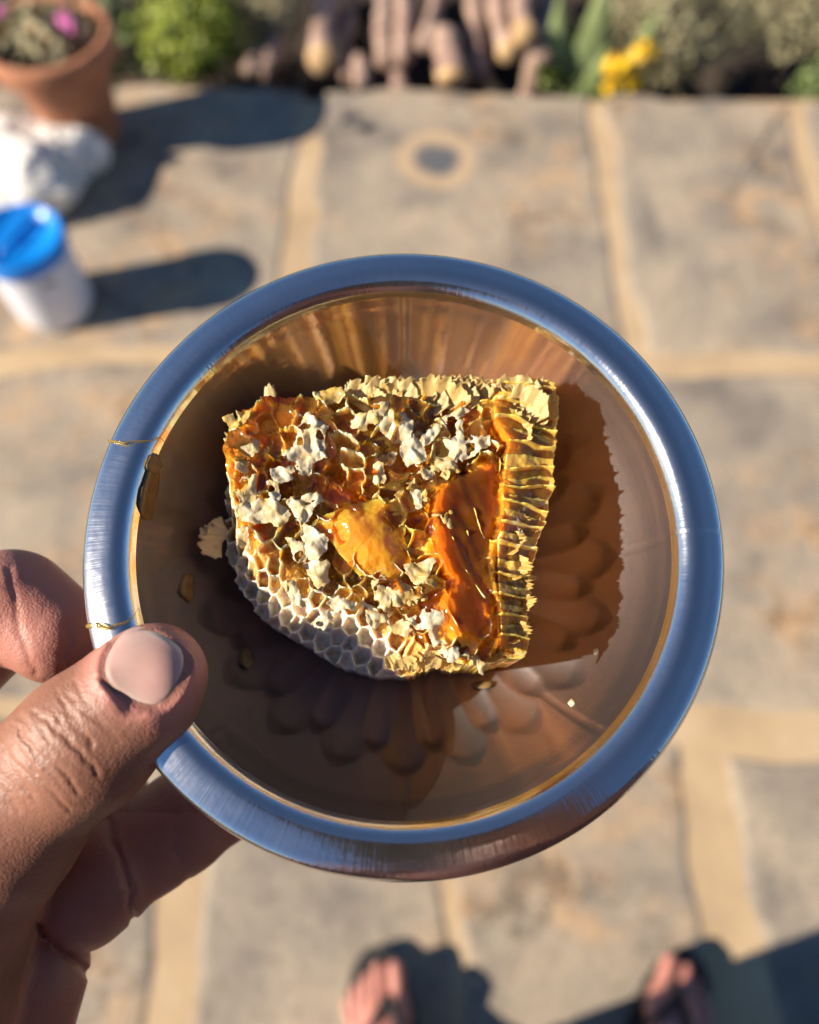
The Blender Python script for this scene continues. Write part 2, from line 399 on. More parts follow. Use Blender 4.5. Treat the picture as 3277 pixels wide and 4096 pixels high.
# white tub with a blue lid
WPL = noisy('white_plastic', [(0.4, (.66, .66, .70)), (0.6, (.72, .72, .75))], 3, 2, 0.4, sss=0.4, srad=(1, 1, 1), sscale=.01)
BPL = noisy('blue_plastic', [(0.4, (.004, .19, .62)), (0.6, (.006, .23, .70))], 3, 2, 0.32)
GREY = noisy('grey_print', [(0.4, (.2, .2, .22)), (0.6, (.3, .3, .32))], 40, 2, 0.6)
tub = tag(empty('plastic_tub', (-.795, 1.20, .005)), 'white plastic tub with a bright blue lid standing on the slabs', 'tub')
lathe('tub_body', [(0, .004), (.058, 0), (.066, .003), (.070, .012), (.0715, .06), (.0715, .165), (.069, .176), (.066, .178)], WPL, tub, 64)
tub.scale = (1.20, 1.20, 1.07)
mk = [(.0722 * math.cos(a), .0722 * math.sin(a), z) for z in (.128, .142) for a in np.linspace(-1.05, -.75, 7)]
link('printed_mark', mk, [(i, i + 1, i + 8, i + 7) for i in range(6)], GREY, tub)
lid = lathe('lid', [(.0735, .163), (.0765, .163), (.0775, .166), (.0775, .192), (.0745, .197), (.070, .197), (.067, .193), (.066, .188), (.03, .189), (0, .189)], BPL, tub, 72,
            disp=lambda r, z, t: (r, z - .009 * np.exp(-((r * np.sin(t - 1.1)) / .011) ** 4) * np.exp(-((r * np.cos(t - 1.1)) / .048) ** 6) * (r < .0655)))
hb = np.array([math.cos(1.1), math.sin(1.1), 0]) * .043
tube('handle', [-hb + [0, 0, .183], -hb * .9 + [0, 0, .194], [0, 0, .197], hb * .9 + [0, 0, .194], hb + [0, 0, .183]], [.006, .0075, .008, .0075, .006], BPL, lid, 10)

# lime-green bush behind the terrace edge
def bush(name, label, cat, c, rad, n, size, mat, seed, group=None, stemmat=None):
    b = tag(empty(name, (c[0], c[1], -.25)), label, cat, group)
    dz = c[2] + .25
    leaf_cloud('crown', mat, b, (0, 0, dz), rad, n, size, seed)
    stems(b, (0, 0, -.05), [(rad[0] * .5, 0, dz), (-rad[0] * .5, .02, dz), (0, rad[1] * .5, dz + rad[2] * .4)], .008, stemmat or BARK, 'trunk')
    return b
bush('leafy_bush', 'bright lime green leafy bush behind the terrace beside the flower pot', 'bush', (-.60, 2.17, .02), (.15, .13, .15), 3000, .012, LEAFG, 21)
bush('dull_bush', 'dull olive bush between the lime bush and the cut branches', 'bush', (-.40, 2.28, .02), (.10, .10, .13), 1200, .011, LEAFD, 22)
bush('dark_bush', 'dark bush squeezed behind the rim of the flower pot', 'bush', (-.86, 2.22, -.02), (.13, .12, .14), 400, .02, LEAFM, 23)
bush('dry_shrub', 'dry olive and tan shrub right of the yellow flowers', 'shrub', (.74, 2.19, .0), (.20, .14, .15), 3600, .011, LEAFD, 24, 'dry shrubs along the terrace edge')
bush('dry_shrub', 'dry tan shrub cut off by the right edge, overhanging a dark hollow', 'shrub', (1.10, 2.25, .04), (.22, .16, .14), 3600, .011, LEAFD, 25, 'dry shrubs along the terrace edge')
bush('dry_shrub', 'small greenish shrub in the right corner at the end of the terrace edge', 'shrub', (1.14, 2.02, -.03), (.07, .06, .08), 300, .014, LEAFM, 26, 'dry shrubs along the terrace edge')
bush('leafy_weed', 'small green weed growing over the terrace edge left of the yellow flowers', 'weed', (.36, 2.03, -.04), (.05, .04, .05), 90, .014, LEAFG, 27)
# broad upright blade plant and yellow flowers
bl = tag(empty('blade_plant', (.50, 2.12, -.28)), 'plant with broad upright pale green leaves behind the yellow flowers', 'plant')
for k, (dx, lean, hh, wd) in enumerate([(-.05, -.03, .44, .045), (.0, .0, .50, .055), (.05, .05, .42, .04), (-.01, .02, .33, .05)]):
    V = []; F = []
    for i in range(9):
        s = i / 8; ww = wd * math.sin(math.pi * (0.12 + .86 * s)) ; y = -.03 * math.sin(s * 2) - .02 * k
        V += [(dx + lean * s * 2 - ww, y + .012, hh * s), (dx + lean * s * 2, y, hh * s), (dx + lean * s * 2 + ww, y + .012, hh * s)]
    for i in range(8):
        F += [(3 * i, 3 * i + 1, 3 * i + 4, 3 * i + 3), (3 * i + 1, 3 * i + 2, 3 * i + 5, 3 * i + 4)]
    link('leaf', V, F, LEAFB, bl)
yf = tag(empty('yellow_flowers', (.50, 1.99, -.25)), 'cluster of bright yellow flowers hanging over the terrace edge', 'flowers')
for k, (px, py, s) in enumerate([(2465, 265, .030), (2515, 300, .026), (2570, 210, .024), (2440, 350, .016), (2540, 325, .02)]):
    p = at_y(px, py, 1.955 + .012 * (k % 3)) - np.array([.50, 1.99, -.25])
    leaf_cloud('blossom', PETALY, yf, p, (s, s * .8, s), 60, s * .55, 80 + k, aspect=.8)
    tube('stem', [(0, .04, 0), (p[0] * .6, .03, p[2] * .6), p], [.004, .003, .002], LEAFM, yf, 6)
leaf_cloud('leaves', LEAFM, yf, (-.03, .05, .15), (.05, .03, .06), 40, .014, 99)

# cut branches piled behind the edge, ends towards the terrace
STK = [(1062, 284, 1176, 0, 38, 0, 'thin leaning cut branch next to the dull olive bush'),
       (997, 276, 1130, 40, 34, 0, 'leftmost thin cut branch lying on the dull olive bush'),
       (1281, 227, 1308, 0, 64, 1, 'thick cut branch with a round orange end, left of the dark gap'),
       (1385, 290, 1400, 60, 28, 0, 'short thin twig just right of the thick round-ended branch'),
       (1549, 243, 1530, 0, 44, 0, 'grey brown cut branch, left one of the middle pair'),
       (1622, 211, 1606, 0, 46, 0, 'grey brown cut branch, right one of the middle pair'),
       (1702, 160, 1750, 0, 36, 0, 'short-looking slanted branch above the orange stump'),
       (1800, 312, 1785, 110, 64, 1, 'stout orange cut stump nearest to the terrace edge'),
       (1915, 284, 1903, 0, 42, 0, 'pale grey branch right of the orange stump'),
       (2028, 195, 1985, 0, 46, 1, 'short cut branch with a pale end, right of the pale grey branch'),
       (2100, 140, 2085, -60, 52, 1, 'brown branch half hidden behind the long right branch'),
       (2166, 225, 2192, 0, 50, 0, 'long reddish brown branch at the right end of the pile'),
       (2112, 372, 2125, 200, 38, 0, 'greyish branch end poking over the terrace edge near the weed'),
       (1440, 330, 1445, 230, 38, 0, 'small grey stub at the left of the dark gap'),
       (1590, 345, 1597, 250, 34, 0, 'small grey stub under the middle pair of branches')]
for k, (x0, y0, x1, y1, rp, cut, lab) in enumerate(STK):
    near = y0 > 300
    a = at_y(x0, y0, 1.99 if near else 2.07)
    b = at_y(x1, y1, (2.10 if near else 2.40))
    d = b - a; b = a + d * (1.0 if near else 1.35)
    r = rp / FPX * 2.2
    tt = np.linspace(0, 1, 9); ctr = a + (b - a) * tt[:, None] + np.stack([.006 * np.sin(tt * 5 + k), 0 * tt, .008 * np.sin(tt * 4 + 2 * k)], 1)
    s = tag(empty('cut_branch', tuple(b)), lab, 'branch', 'cut branches piled behind the terrace')
    loc = ctr - b
    tube('bark', loc, r * (.86 + .10 * np.sin(tt * 9 + k)), BARK, s, 14, 0.22)
    ax = (a - b) / np.linalg.norm(a - b)
    tube('cut_end', [loc[0] - ax * .004, loc[0] + ax * .010, loc[0] + ax * .020], [r * .95, r * .93, r * .80], CUTW if cut else BARK, s, 14, .05)

# ================================================================== steel bowl
BR = 0.068
TILT = math.radians(11)
c_d = BR * FPX / 1301.0
BC = at_d(1615, 2128, c_d)
bX = np.array([1.0, 0, 0]); bN = np.array([0, -math.sin(TILT), math.cos(TILT)]); bY = np.cross(bN, bX)
BM = Matrix(((bX[0], bY[0], bN[0], BC[0]), (bX[1], bY[1], bN[1], BC[1]), (bX[2], bY[2], bN[2], BC[2]), (0, 0, 0, 1)))
def loc_at(px, py, z):
    """bowl-local point (metres) on the plane local z under a picture point"""
    d = ray(px, py); o = CAM - BC
    t = (z - o @ bN) / (d @ bN)
    p = o + t[..., None] * d
    return np.stack([p @ bX, p @ bY, p @ bN], -1)
def lp(pts, z):
    a = np.asarray(pts, float); return loc_at(a[:, 0], a[:, 1], z)[:, :2]

def steel(name, radial):
    m, t, b = new_mat(name)
    uv = N(t, 'ShaderNodeUVMap', uv_map='UVMap')
    mp = N(t, 'ShaderNodeMapping'); mp.inputs['Scale'].default_value = (900, 14, 1) if radial else (10, 900, 1)
    t.links.new(uv.outputs[0], mp.inputs[0])
    n = N(t, 'ShaderNodeTexNoise', Scale=1.0, Detail=3, Roughness=0.6); t.links.new(mp.outputs[0], n.inputs['Vector'])
    tc = t.nodes.new('ShaderNodeTexCoord')
    n2 = N(t, 'ShaderNodeTexNoise', Scale=60, Detail=6, Roughness=0.65); t.links.new(tc.outputs['Object'], n2.inputs['Vector'])
    rr = N(t, 'ShaderNodeMapRange'); t.links.new(n2.outputs[0], rr.inputs[0])
    rr.inputs['From Min'].default_value = .35; rr.inputs['From Max'].default_value = .75
    rr.inputs['To Min'].default_value = .13 if radial else .09; rr.inputs['To Max'].default_value = .24 if radial else .18
    t.links.new(rr.outputs[0], b.inputs['Roughness'])
    b.inputs['Metallic'].default_value = 1.0
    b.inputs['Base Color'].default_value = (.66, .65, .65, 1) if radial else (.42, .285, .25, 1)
    bp = N(t, 'ShaderNodeBump', Strength=.14 if radial else .07, Distance=.0004); t.links.new(n.outputs[0], bp.inputs['Height'])
    v = N(t, 'ShaderNodeTexVoronoi', Scale=700); t.links.new(tc.outputs['Object'], v.inputs['Vector'])
    bp2 = N(t, 'ShaderNodeBump', Strength=.05, Distance=.0003); t.links.new(v.outputs['Distance'], bp2.inputs['Height']); t.links.new(bp.outputs[0], bp2.inputs['Normal'])
    t.links.new(bp2.outputs[0], b.inputs['Normal'])
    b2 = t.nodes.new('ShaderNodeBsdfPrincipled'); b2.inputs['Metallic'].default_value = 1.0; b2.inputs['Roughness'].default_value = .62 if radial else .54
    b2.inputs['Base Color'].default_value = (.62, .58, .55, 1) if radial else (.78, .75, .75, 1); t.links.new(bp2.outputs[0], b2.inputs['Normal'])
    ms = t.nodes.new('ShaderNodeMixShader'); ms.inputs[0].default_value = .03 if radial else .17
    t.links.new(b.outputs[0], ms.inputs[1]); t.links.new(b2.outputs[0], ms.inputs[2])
    t.links.new(ms.outputs[0], t.nodes['Material Output'].inputs[0])
    return m
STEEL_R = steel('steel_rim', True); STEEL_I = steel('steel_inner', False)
mm = 0.001
def spline(pts, n):
    P = np.asarray(pts, float); L = len(P); out = []
    Pp = np.vstack([2 * P[0] - P[1], P, 2 * P[-1] - P[-2]])
    for i in range(L - 1):
        p0, p1, p2, p3 = Pp[i], Pp[i + 1], Pp[i + 2], Pp[i + 3]
        for k in range(n):
            t = k / n
            out.append(.5 * ((2 * p1) + (-p0 + p2) * t + (2 * p0 - 5 * p1 + 4 * p2 - p3) * t * t + (-p0 + 3 * p1 - 3 * p2 + p3) * t ** 3))
    out.append(P[-1]); return np.array(out)
WALL = spline([(0.5, -37.2), (15, -37.2), (27, -36.8), (36, -34.2), (43.5, -29.4), (49.5, -22.4), (53.8, -14.5), (56.2, -7.5), (57.1, -4.0)], 14)
RIM = spline([(57.1, -4.0), (57.9, -2.3), (59.1, -1.0), (60.7, -.35), (62.5, -.40), (64.5, -.85), (66.2, -1.35), (67.3, -2.0), (67.9, -3.0), (67.8, -4.0), (67.0, -4.5), (65.6, -4.2)], 8)
OUT = spline([(58.4, -3.2), (57.7, -8), (55, -15.2), (50.5, -23.3), (44.4, -30.4), (36.5, -35.4), (27, -38), (0.5, -38.2)], 8)
def wallz(r):                                 # inner surface height (mm) at radius r (mm)
    return np.interp(r, WALL[:, 0], WALL[:, 1])
def petals(Rr, Z, th):
    r = Rr / mm; h = np.zeros_like(r)
    for k, (r0, r1, off, A) in enumerate([(10, 45.5, 0.0, 1.1), (16, 50.0, .5, .8)]):
        n = 20; ph = ((th / (2 * np.pi) * n + off) % 1.0) - .5
        u = np.clip((r - r0) / (r1 - r0), 0, 1)
        wid = .49 * np.clip(1 - np.clip((u - .62) / .38, 0, 1) ** 2.2, 0, 1) ** .55
        prof = np.clip(1 - (np.abs(ph) / (wid + 1e-4)) ** 2, 0, 1) ** 1.0 * sstep(0, .12, u) * (1 - sstep(.9, 1.0, u) * .8)
        h = np.maximum(h, A * prof)
    slope = np.interp(r, WALL[:, 0], np.gradient(WALL[:, 1], WALL[:, 0]))
    nl = np.sqrt(1 + slope ** 2)
    h = -h
    return Rr - h * mm * slope / nl, Z + h * mm / nl
def uv_lathe(o, seg, nprof, plen):
    me = o.data; uvl = me.uv_layers.new(name='UVMap')
    vi = np.empty(len(me.loops), int); me.loops.foreach_get('vertex_index', vi)
    j = vi % seg; i = vi // seg
    U = j / seg
    co = U.copy()
    first = np.arange(len(vi)) // 4 * 4
    wrap = (j == 0) & (j[first] > seg // 2) | ((j == 0) & (np.roll(j, 1) == seg - 1)) | ((j == 0) & (np.roll(j, -1) == seg - 1))
    co[wrap] = 1.0
    arr = np.stack([co * .4, plen[np.clip(i, 0, nprof - 1)]], 1)
    uvl.data.foreach_set('uv', arr.astype(np.float32).ravel())
bowl = tag(empty('steel_bowl'), 'shallow stainless steel bowl with a wide rolled rim held in the hand', 'bowl')
bowl.matrix_world = BM
SEG = 408
def plen(p): return np.concatenate([[0], np.cumsum(np.hypot(*np.diff(p, axis=0).T))]) * mm
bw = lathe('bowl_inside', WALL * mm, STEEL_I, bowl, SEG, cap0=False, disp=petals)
uv_lathe(bw, SEG, len(WALL), plen(WALL))
rm = lathe('rim', RIM * mm, STEEL_R, bowl, SEG); uv_lathe(rm, SEG, len(RIM), plen(RIM))
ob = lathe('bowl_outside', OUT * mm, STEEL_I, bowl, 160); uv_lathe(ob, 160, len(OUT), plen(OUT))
bowl_center = link('bowl_centre', [(0.6 * mm * math.cos(a), .6 * mm * math.sin(a), -37.2 * mm) for a in np.linspace(0, 6.283, 24, endpoint=False)], [tuple(range(24))], STEEL_I, bowl)

# ================================================================== honeycomb
def mixs(t, fac, a, b):
    m = t.nodes.new('ShaderNodeMixShader')
    if isinstance(fac, (int, float)): m.inputs[0].default_value = fac
    else: t.links.new(fac, m.inputs[0])
    t.links.new(a, m.inputs[1]); t.links.new(b, m.inputs[2]); return m.outputs[0]
def wax_mat(name, dry, wet, clear=(.0, .22)):
    """thin beeswax: part diffuse, part translucent, part see-through when soaked with honey"""
    m, t, b = new_mat(name); t.nodes.remove(b); L_ = t.links.new
    a = N(t, 'ShaderNodeAttribute', attribute_name='wet')
    tc = t.nodes.new('ShaderNodeTexCoord')
    n = N(t, 'ShaderNodeTexNoise', Scale=320, Detail=6, Roughness=.65); L_(tc.outputs['Object'], n.inputs['Vector'])
    r1 = ramp(t, n.outputs[0], [(.3, dry[0]), (.7, dry[1])]); r2 = ramp(t, n.outputs[0], [(.32, wet[0]), (.68, wet[1])])
    mx = N(t, 'ShaderNodeMix', data_type='RGBA'); L_(a.outputs['Fac'], mx.inputs['Factor']); L_(r1.outputs[0], mx.inputs['A']); L_(r2.outputs[0], mx.inputs['B'])
    aw = N(t, 'ShaderNodeAttribute', attribute_name='white'); mw = N(t, 'ShaderNodeMix', data_type='RGBA'); L_(aw.outputs['Fac'], mw.inputs['Factor'])
    L_(mx.outputs['Result'], mw.inputs['A']); mw.inputs['B'].default_value = (.94, .88, .74, 1); col = mw.outputs['Result']
    n3 = N(t, 'ShaderNodeTexNoise', Scale=1500, Detail=4); L_(tc.outputs['Object'], n3.inputs['Vector'])
    bp = N(t, 'ShaderNodeBump', Strength=.3, Distance=.0002); L_(n3.outputs[0], bp.inputs['Height'])
    df = t.nodes.new('ShaderNodeBsdfDiffuse'); tl = t.nodes.new('ShaderNodeBsdfTranslucent'); tp = t.nodes.new('ShaderNodeBsdfTransparent'); gl = t.nodes.new('ShaderNodeBsdfGlossy')
    for x in (df, tl): L_(col, x.inputs['Color']); L_(bp.outputs[0], x.inputs['Normal'])
    L_(bp.outputs[0], gl.inputs['Normal'])
    g = t.nodes.new('ShaderNodeGamma'); g.inputs[1].default_value = .45; L_(col, g.inputs[0]); L_(g.outputs[0], tp.inputs['Color'])
    body = mixs(t, .33, df.outputs[0], tl.outputs[0])
    rt = N(t, 'ShaderNodeMapRange'); L_(a.outputs['Fac'], rt.inputs[0]); rt.inputs['To Min'].default_value = clear[0]; rt.inputs['To Max'].default_value = clear[1]
    body = mixs(t, rt.outputs[0], body, tp.outputs[0])
    rr = N(t, 'ShaderNodeMapRange'); L_(a.outputs['Fac'], rr.inputs[0]); rr.inputs['To Min'].default_value = .5; rr.inputs['To Max'].default_value = .10
    L_(rr.outputs[0], gl.inputs['Roughness'])
    fr = N(t, 'ShaderNodeFresnel', IOR=1.44); L_(bp.outputs[0], fr.inputs['Normal'])
    L_(mixs(t, fr.outputs[0], body, gl.outputs[0]), t.nodes['Material Output'].inputs[0])
    return m
WAX = wax_mat('beeswax', ((.84, .68, .36), (.92, .84, .60)), ((.84, .48, .08), (.94, .68, .20)))
def wax_body_mat(name, dry, wet, scale):
    m, t, b = new_mat(name); L_ = t.links.new
    a = N(t, 'ShaderNodeAttribute', attribute_name='wet'); aw = N(t, 'ShaderNodeAttribute', attribute_name='white')
    tc = t.nodes.new('ShaderNodeTexCoord')
    n = N(t, 'ShaderNodeTexNoise', Scale=320, Detail=6, Roughness=.65); L_(tc.outputs['Object'], n.inputs['Vector'])
    r1 = ramp(t, n.outputs[0], [(.3, dry[0]), (.7, dry[1])]); r2 = ramp(t, n.outputs[0], [(.32, wet[0]), (.68, wet[1])])
    mx = N(t, 'ShaderNodeMix', data_type='RGBA'); L_(a.outputs['Fac'], mx.inputs['Factor']); L_(r1.outputs[0], mx.inputs['A']); L_(r2.outputs[0], mx.inputs['B'])
    mw = N(t, 'ShaderNodeMix', data_type='RGBA'); L_(aw.outputs['Fac'], mw.inputs['Factor']); L_(mx.outputs['Result'], mw.inputs['A']); mw.inputs['B'].default_value = (.84, .76, .67, 1)
    L_(mw.outputs['Result'], b.inputs['Base Color'])
    rr = N(t, 'ShaderNodeMapRange'); L_(a.outputs['Fac'], rr.inputs[0]); rr.inputs['To Min'].default_value = .5; rr.inputs['To Max'].default_value = .12; L_(rr.outputs[0], b.inputs['Roughness'])
    b.inputs['Subsurface Weight'].default_value = .8; b.inputs['Subsurface Radius'].default_value = (1.0, .55, .14); b.inputs['Subsurface Scale'].default_value = scale
    b.inputs['IOR'].default_value = 1.44
    n3 = N(t, 'ShaderNodeTexNoise', Scale=1500, Detail=4); L_(tc.outputs['Object'], n3.inputs['Vector'])
    bp = N(t, 'ShaderNodeBump', Strength=.3, Distance=.0002); L_(n3.outputs[0], bp.inputs['Height']); L_(bp.outputs[0], b.inputs['Normal'])
    return m
WAXB = wax_body_mat('beeswax_cells', ((.70, .54, .28), (.84, .72, .48)), ((.78, .40, .05), (.90, .60, .14)), .0022)
def lump_mat():
    m, t, b = new_mat('honey_lump')
    a = N(t, 'ShaderNodeAttribute', attribute_name='tone')
    r = ramp(t, a.outputs['Fac'], [(0, (.4, .1, .01)), (.5, (.80, .36, .03)), (1, (.94, .62, .12))]); t.links.new(r.outputs[0], b.inputs['Base Color'])
    b.inputs['Roughness'].default_value = .12; b.inputs['IOR'].default_value = 1.49
    b.inputs['Subsurface Weight'].default_value = 1.0; b.inputs['Subsurface Radius'].default_value = (1, .45, .06); b.inputs['Subsurface Scale'].default_value = .0055
    b.inputs['Transmission Weight'].default_value = .18
    return m
def honey_mat(name, body_fac=.25, tone=.6):
    """honey surface: tinted by the depth of honey below (attribute thick, mm), glossy on top"""
    m, t, b = new_mat(name); t.nodes.remove(b); L_ = t.links.new
    a = N(t, 'ShaderNodeAttribute', attribute_name='thick')
    sc = N(t, 'ShaderNodeMath', operation='MULTIPLY'); L_(a.outputs['Fac'], sc.inputs[0]); sc.inputs[1].default_value = .1
    r = ramp(t, sc.outputs[0], [(0, (1, .95, .80)), (.12, (.99, .84, .48)), (.30, (.96, .68, .22)), (.55, (.90, .48, .10)), (1, (.74, .26, .04))])
    tp = t.nodes.new('ShaderNodeBsdfTransparent'); L_(r.outputs[0], tp.inputs[0])
    tl = t.nodes.new('ShaderNodeBsdfTranslucent'); df = t.nodes.new('ShaderNodeBsdfDiffuse'); gl = N(t, 'ShaderNodeBsdfGlossy', Roughness=.035)
    a2 = N(t, 'ShaderNodeAttribute', attribute_name='tone')
    r2 = ramp(t, a2.outputs['Fac'], [(0, (.34, .07, .008)), (.35, (.62, .19, .015)), (.65, (.86, .42, .035)), (1, (.95, .66, .12))])
    L_(r2.outputs[0], tl.inputs[0]); L_(r2.outputs[0], df.inputs[0])
    body = mixs(t, .35, tl.outputs[0], df.outputs[0])
    body = mixs(t, body_fac, tp.outputs[0], body)
    fr = N(t, 'ShaderNodeFresnel', IOR=1.49)
    L_(mixs(t, fr.outputs[0], body, gl.outputs[0]), t.nodes['Material Output'].inputs[0])
    return m
HONEY = honey_mat('honey', .20)
LUMPM = lump_mat()

comb = tag(empty('honeycomb'), 'chunk of torn golden honeycomb dripping with honey in the steel bowl', 'honeycomb')
comb.matrix_world = BM
STEP = 0.16
xs = np.arange(-46, 44, STEP); ys = np.arange(-34, 50, STEP)
X, Y = np.meshgrid(xs, ys, indexing='ij')
TOPZ = -3.0
Tpx = [(925, 1665), (1060, 1605), (1330, 1590), (1500, 1600), (1700, 1600), (1960, 1640), (2020, 1780), (2000, 1900), (1990, 2100), (1950, 2250), (1990, 2450), (1985, 2560), (1930, 2640), (1720, 2560), (1590, 2420), (1390, 2330), (1230, 2280), (1040, 2200), (955, 2090), (935, 1950), (905, 1790)]
Bpx = [(905, 1670), (1050, 1590), (1330, 1565), (1500, 1545), (2000, 1545), (2195, 1560), (2215, 1680), (2195, 1900), (2180, 2060), (2130, 2200), (2105, 2450), (2085, 2630), (1920, 2660), (1760, 2660), (1640, 2700), (1480, 2690), (1330, 2640), (1200, 2570), (1010, 2440), (930, 2330), (870, 2200), (880, 2060), (895, 1900), (900, 1790)]
Tl = lp(Tpx, TOPZ * mm) / mm; Bl = lp(Bpx, -12 * mm) / mm
wx = X + 1.1 * fbm(X / 5, Y / 5, 2) + .5 * fbm(X / 1.2, Y / 1.2, 8, 3); wy = Y + 1.1 * fbm(X / 5, Y / 5, 12) + .5 * fbm(X / 1.2, Y / 1.2, 18, 3)
dT = polysd(wx, wy, Tl); dB = polysd(wx, wy, Bl)
RR = np.hypot(X, Y); FLOOR = wallz(RR)
side = sstep(0, 1, np.clip(-dT / (np.maximum(-dT, 0) + np.maximum(dB, 0.0) + 1e-6), 0, 1))
right = sstep(16, 24, X); lowl = sstep(2, -10, X) * sstep(14, 2, Y)
ztop = TOPZ + 1.3 * fbm(X / 14, Y / 14, 21, 2) + .9 * fbm(X / 6, Y / 6, 31, 3)
def px2(px, py): return loc_at(px, py, TOPZ * mm) / mm
def gauss(px, py, sx, sy=None):
    c = px2(px, py); sy = sy or sx
    return np.exp(-((X - c[0]) / sx) ** 2 - ((Y - c[1]) / sy) ** 2)
ztop += -2.6 * gauss(1360, 1920, 9, 6) - 1.8 * gauss(1560, 2500, 9, 6) + 1.4 * gauss(1500, 1680, 12, 4) + 1.2 * gauss(950, 1900, 3, 10) - 1.5 * gauss(1300, 2300, 8, 5)
zmid = np.maximum(-20 + 6.0 * sstep(0, 25, Y), FLOOR + 2.0)
zmid = zmid * (1 - right) + np.maximum(-8.0 + 1.0 * sstep(-10, 30, Y), FLOOR + 2) * right
side = np.where(right < .5, side ** .62, side)
SURF = np.where(dT > 0, ztop, ztop * (1 - side) + zmid * side)
# hexagonal cells
def hexcells(x, y, p, jit, seed):
    """returns border distance, cell id random values"""
    rg = np.random.RandomState(seed); tab = rg.rand(128, 128, 6)
    rowh = p * math.sqrt(3) / 2
    j0 = np.round(y / rowh).astype(int)
    best = np.full(x.shape, 1e9); sec = best.copy(); rid = np.zeros(x.shape + (4,)); bx = np.zeros(x.shape); by = np.zeros(x.shape); s2x = bx.copy(); s2y = bx.copy()
    for dj in (-1, 0, 1):
        j = j0 + dj; offs = (j & 1) * .5 * p
        i0 = np.round((x - offs) / p).astype(int)
        for di in (-1, 0, 1):
            i = i0 + di; tt = tab[i & 127, j & 127]
            cx = i * p + offs + jit * p * (tt[..., 4] - .5); cy = j * rowh + jit * p * (tt[..., 5] - .5)
            d = (x - cx) ** 2 + (y - cy) ** 2
            nb = d < best
            ns = (~nb) & (d < sec)
            sec = np.where(nb, best, np.where(ns, d, sec)); s2x = np.where(nb, bx, np.where(ns, cx, s2x)); s2y = np.where(nb, by, np.where(ns, cy, s2y))
            best = np.where(nb, d, best); bx = np.where(nb, cx, bx); by = np.where(nb, cy, by)
            rid = np.where(nb[..., None], tt[..., :4], rid)
    bd = (sec - best) / (2 * np.hypot(s2x - bx, s2y - by) + 1e-6)
    return bd, rid, np.sqrt(best), x - bx, y - by
hx = X + 2.6 * fbm(X / 6, Y / 6, 41, 3); hy = Y + 2.6 * fbm(X / 6, Y / 6, 51, 3)
ca, sa = math.cos(.35), math.sin(.35)
bd, rid, cdst, cox, coy = hexcells(hx * ca - hy * sa, hx * sa + hy * ca, 4.7, .50, 5)
# slope cells at the lower left use the slope direction compressed
hx2 = X + 1.0 * fbm(X / 7, Y / 7, 41, 3); hy2 = Y + 1.0 * fbm(X / 7, Y / 7, 51, 3)
bd2, rid2, cdst2, _a, _b = hexcells((hx2 * .92 + hy2 * .3), (hy2 * .95 - hx2 * .42) * 1.05, 3.9, .34, 9)
L = sstep(0.4, -1.5, dT) * sstep(10, 4, X - 0.3 * Y) * sstep(22, 16, Y)   # lower-left face mask
rightside = sstep(0.5, -.8, dT) * sstep(14, 20, X)
topside = sstep(0.5, -.8, dT) * sstep(30, 33, Y)
gone = sstep(-.05, .22, fbm(X / 4.5, Y / 4.5, 63, 2))
wall = np.exp(-(bd / (.27 + .16 * fbm(X / 2, Y / 2, 61))) ** 2) * (1 - .85 * gone)
wall2 = np.exp(-(bd2 / (.50 + .22 * fbm(X / 2.5, Y / 2.5, 64, 2))) ** 2)
tear = fbm(X / 2.6, Y / 2.6, 71, 4)
cell_depth = 3.0 + 5.0 * rid[..., 0]
crmp = -np.abs(fbm(X / 1.9, Y / 1.9, 66, 3)) - .45 * np.abs(fbm(X / .8, Y / .8, 67, 3)) * (1 - wall)
WTOP = ztop + 1.9 * tear + 1.2 * crmp - cell_depth * (1 - wall) - wall * 2.2 * sstep(.15, .45, -tear)
upl = sstep(-9, -1, dT)
WL = SURF + (1.2 + 1.6 * upl) * fbm(X / 2.4, Y / 2.4, 81, 4) - 1.6 * wall2 * sstep(.05, .3, fbm(X / 4, Y / 4, 83, 2)) * upl - (2.5 + .8 * upl + 1.3 * rid2[..., 0]) * (1 - wall2)
# right side: lateral walls of cut cells as fins running across
fy = Y + 3.0 * fbm(X / 12, Y / 7, 91, 2) + .05 * (X - 20) ** 2 * .12
ph = (fy / 4.7) % 1.0 - .5
fin = np.exp(-(ph / .06) ** 2); tubez = np.cos(ph * 2 * np.pi)
WR = SURF + .6 - 1.7 * (.5 - .5 * -tubez) * 0 + 1.7 * fin * (1 + .9 * fbm(X / 2.2, Y / 2.2, 95, 2)) - .8 * (.5 + .5 * -np.cos(ph * 2 * np.pi)) * -1 * 0 + .7 * ph * 1.6 + .10 * fbm(X / 1.2, Y / 4, 96, 2)
W = np.where(dT > -1.5, WTOP * (1 - np.clip(rightside + L, 0, 1)) + WR * rightside * (1 - L) + WL * L, 0)
W = np.where(dT <= -1.5, np.where(L > .5, WL, np.where(rightside > .5, WR, SURF + .9 * tear - 2.0 * (1 - np.exp(-(bd / .6) ** 2)))), W)
W = np.maximum(W, FLOOR + .6)
MASK = dB > -.2
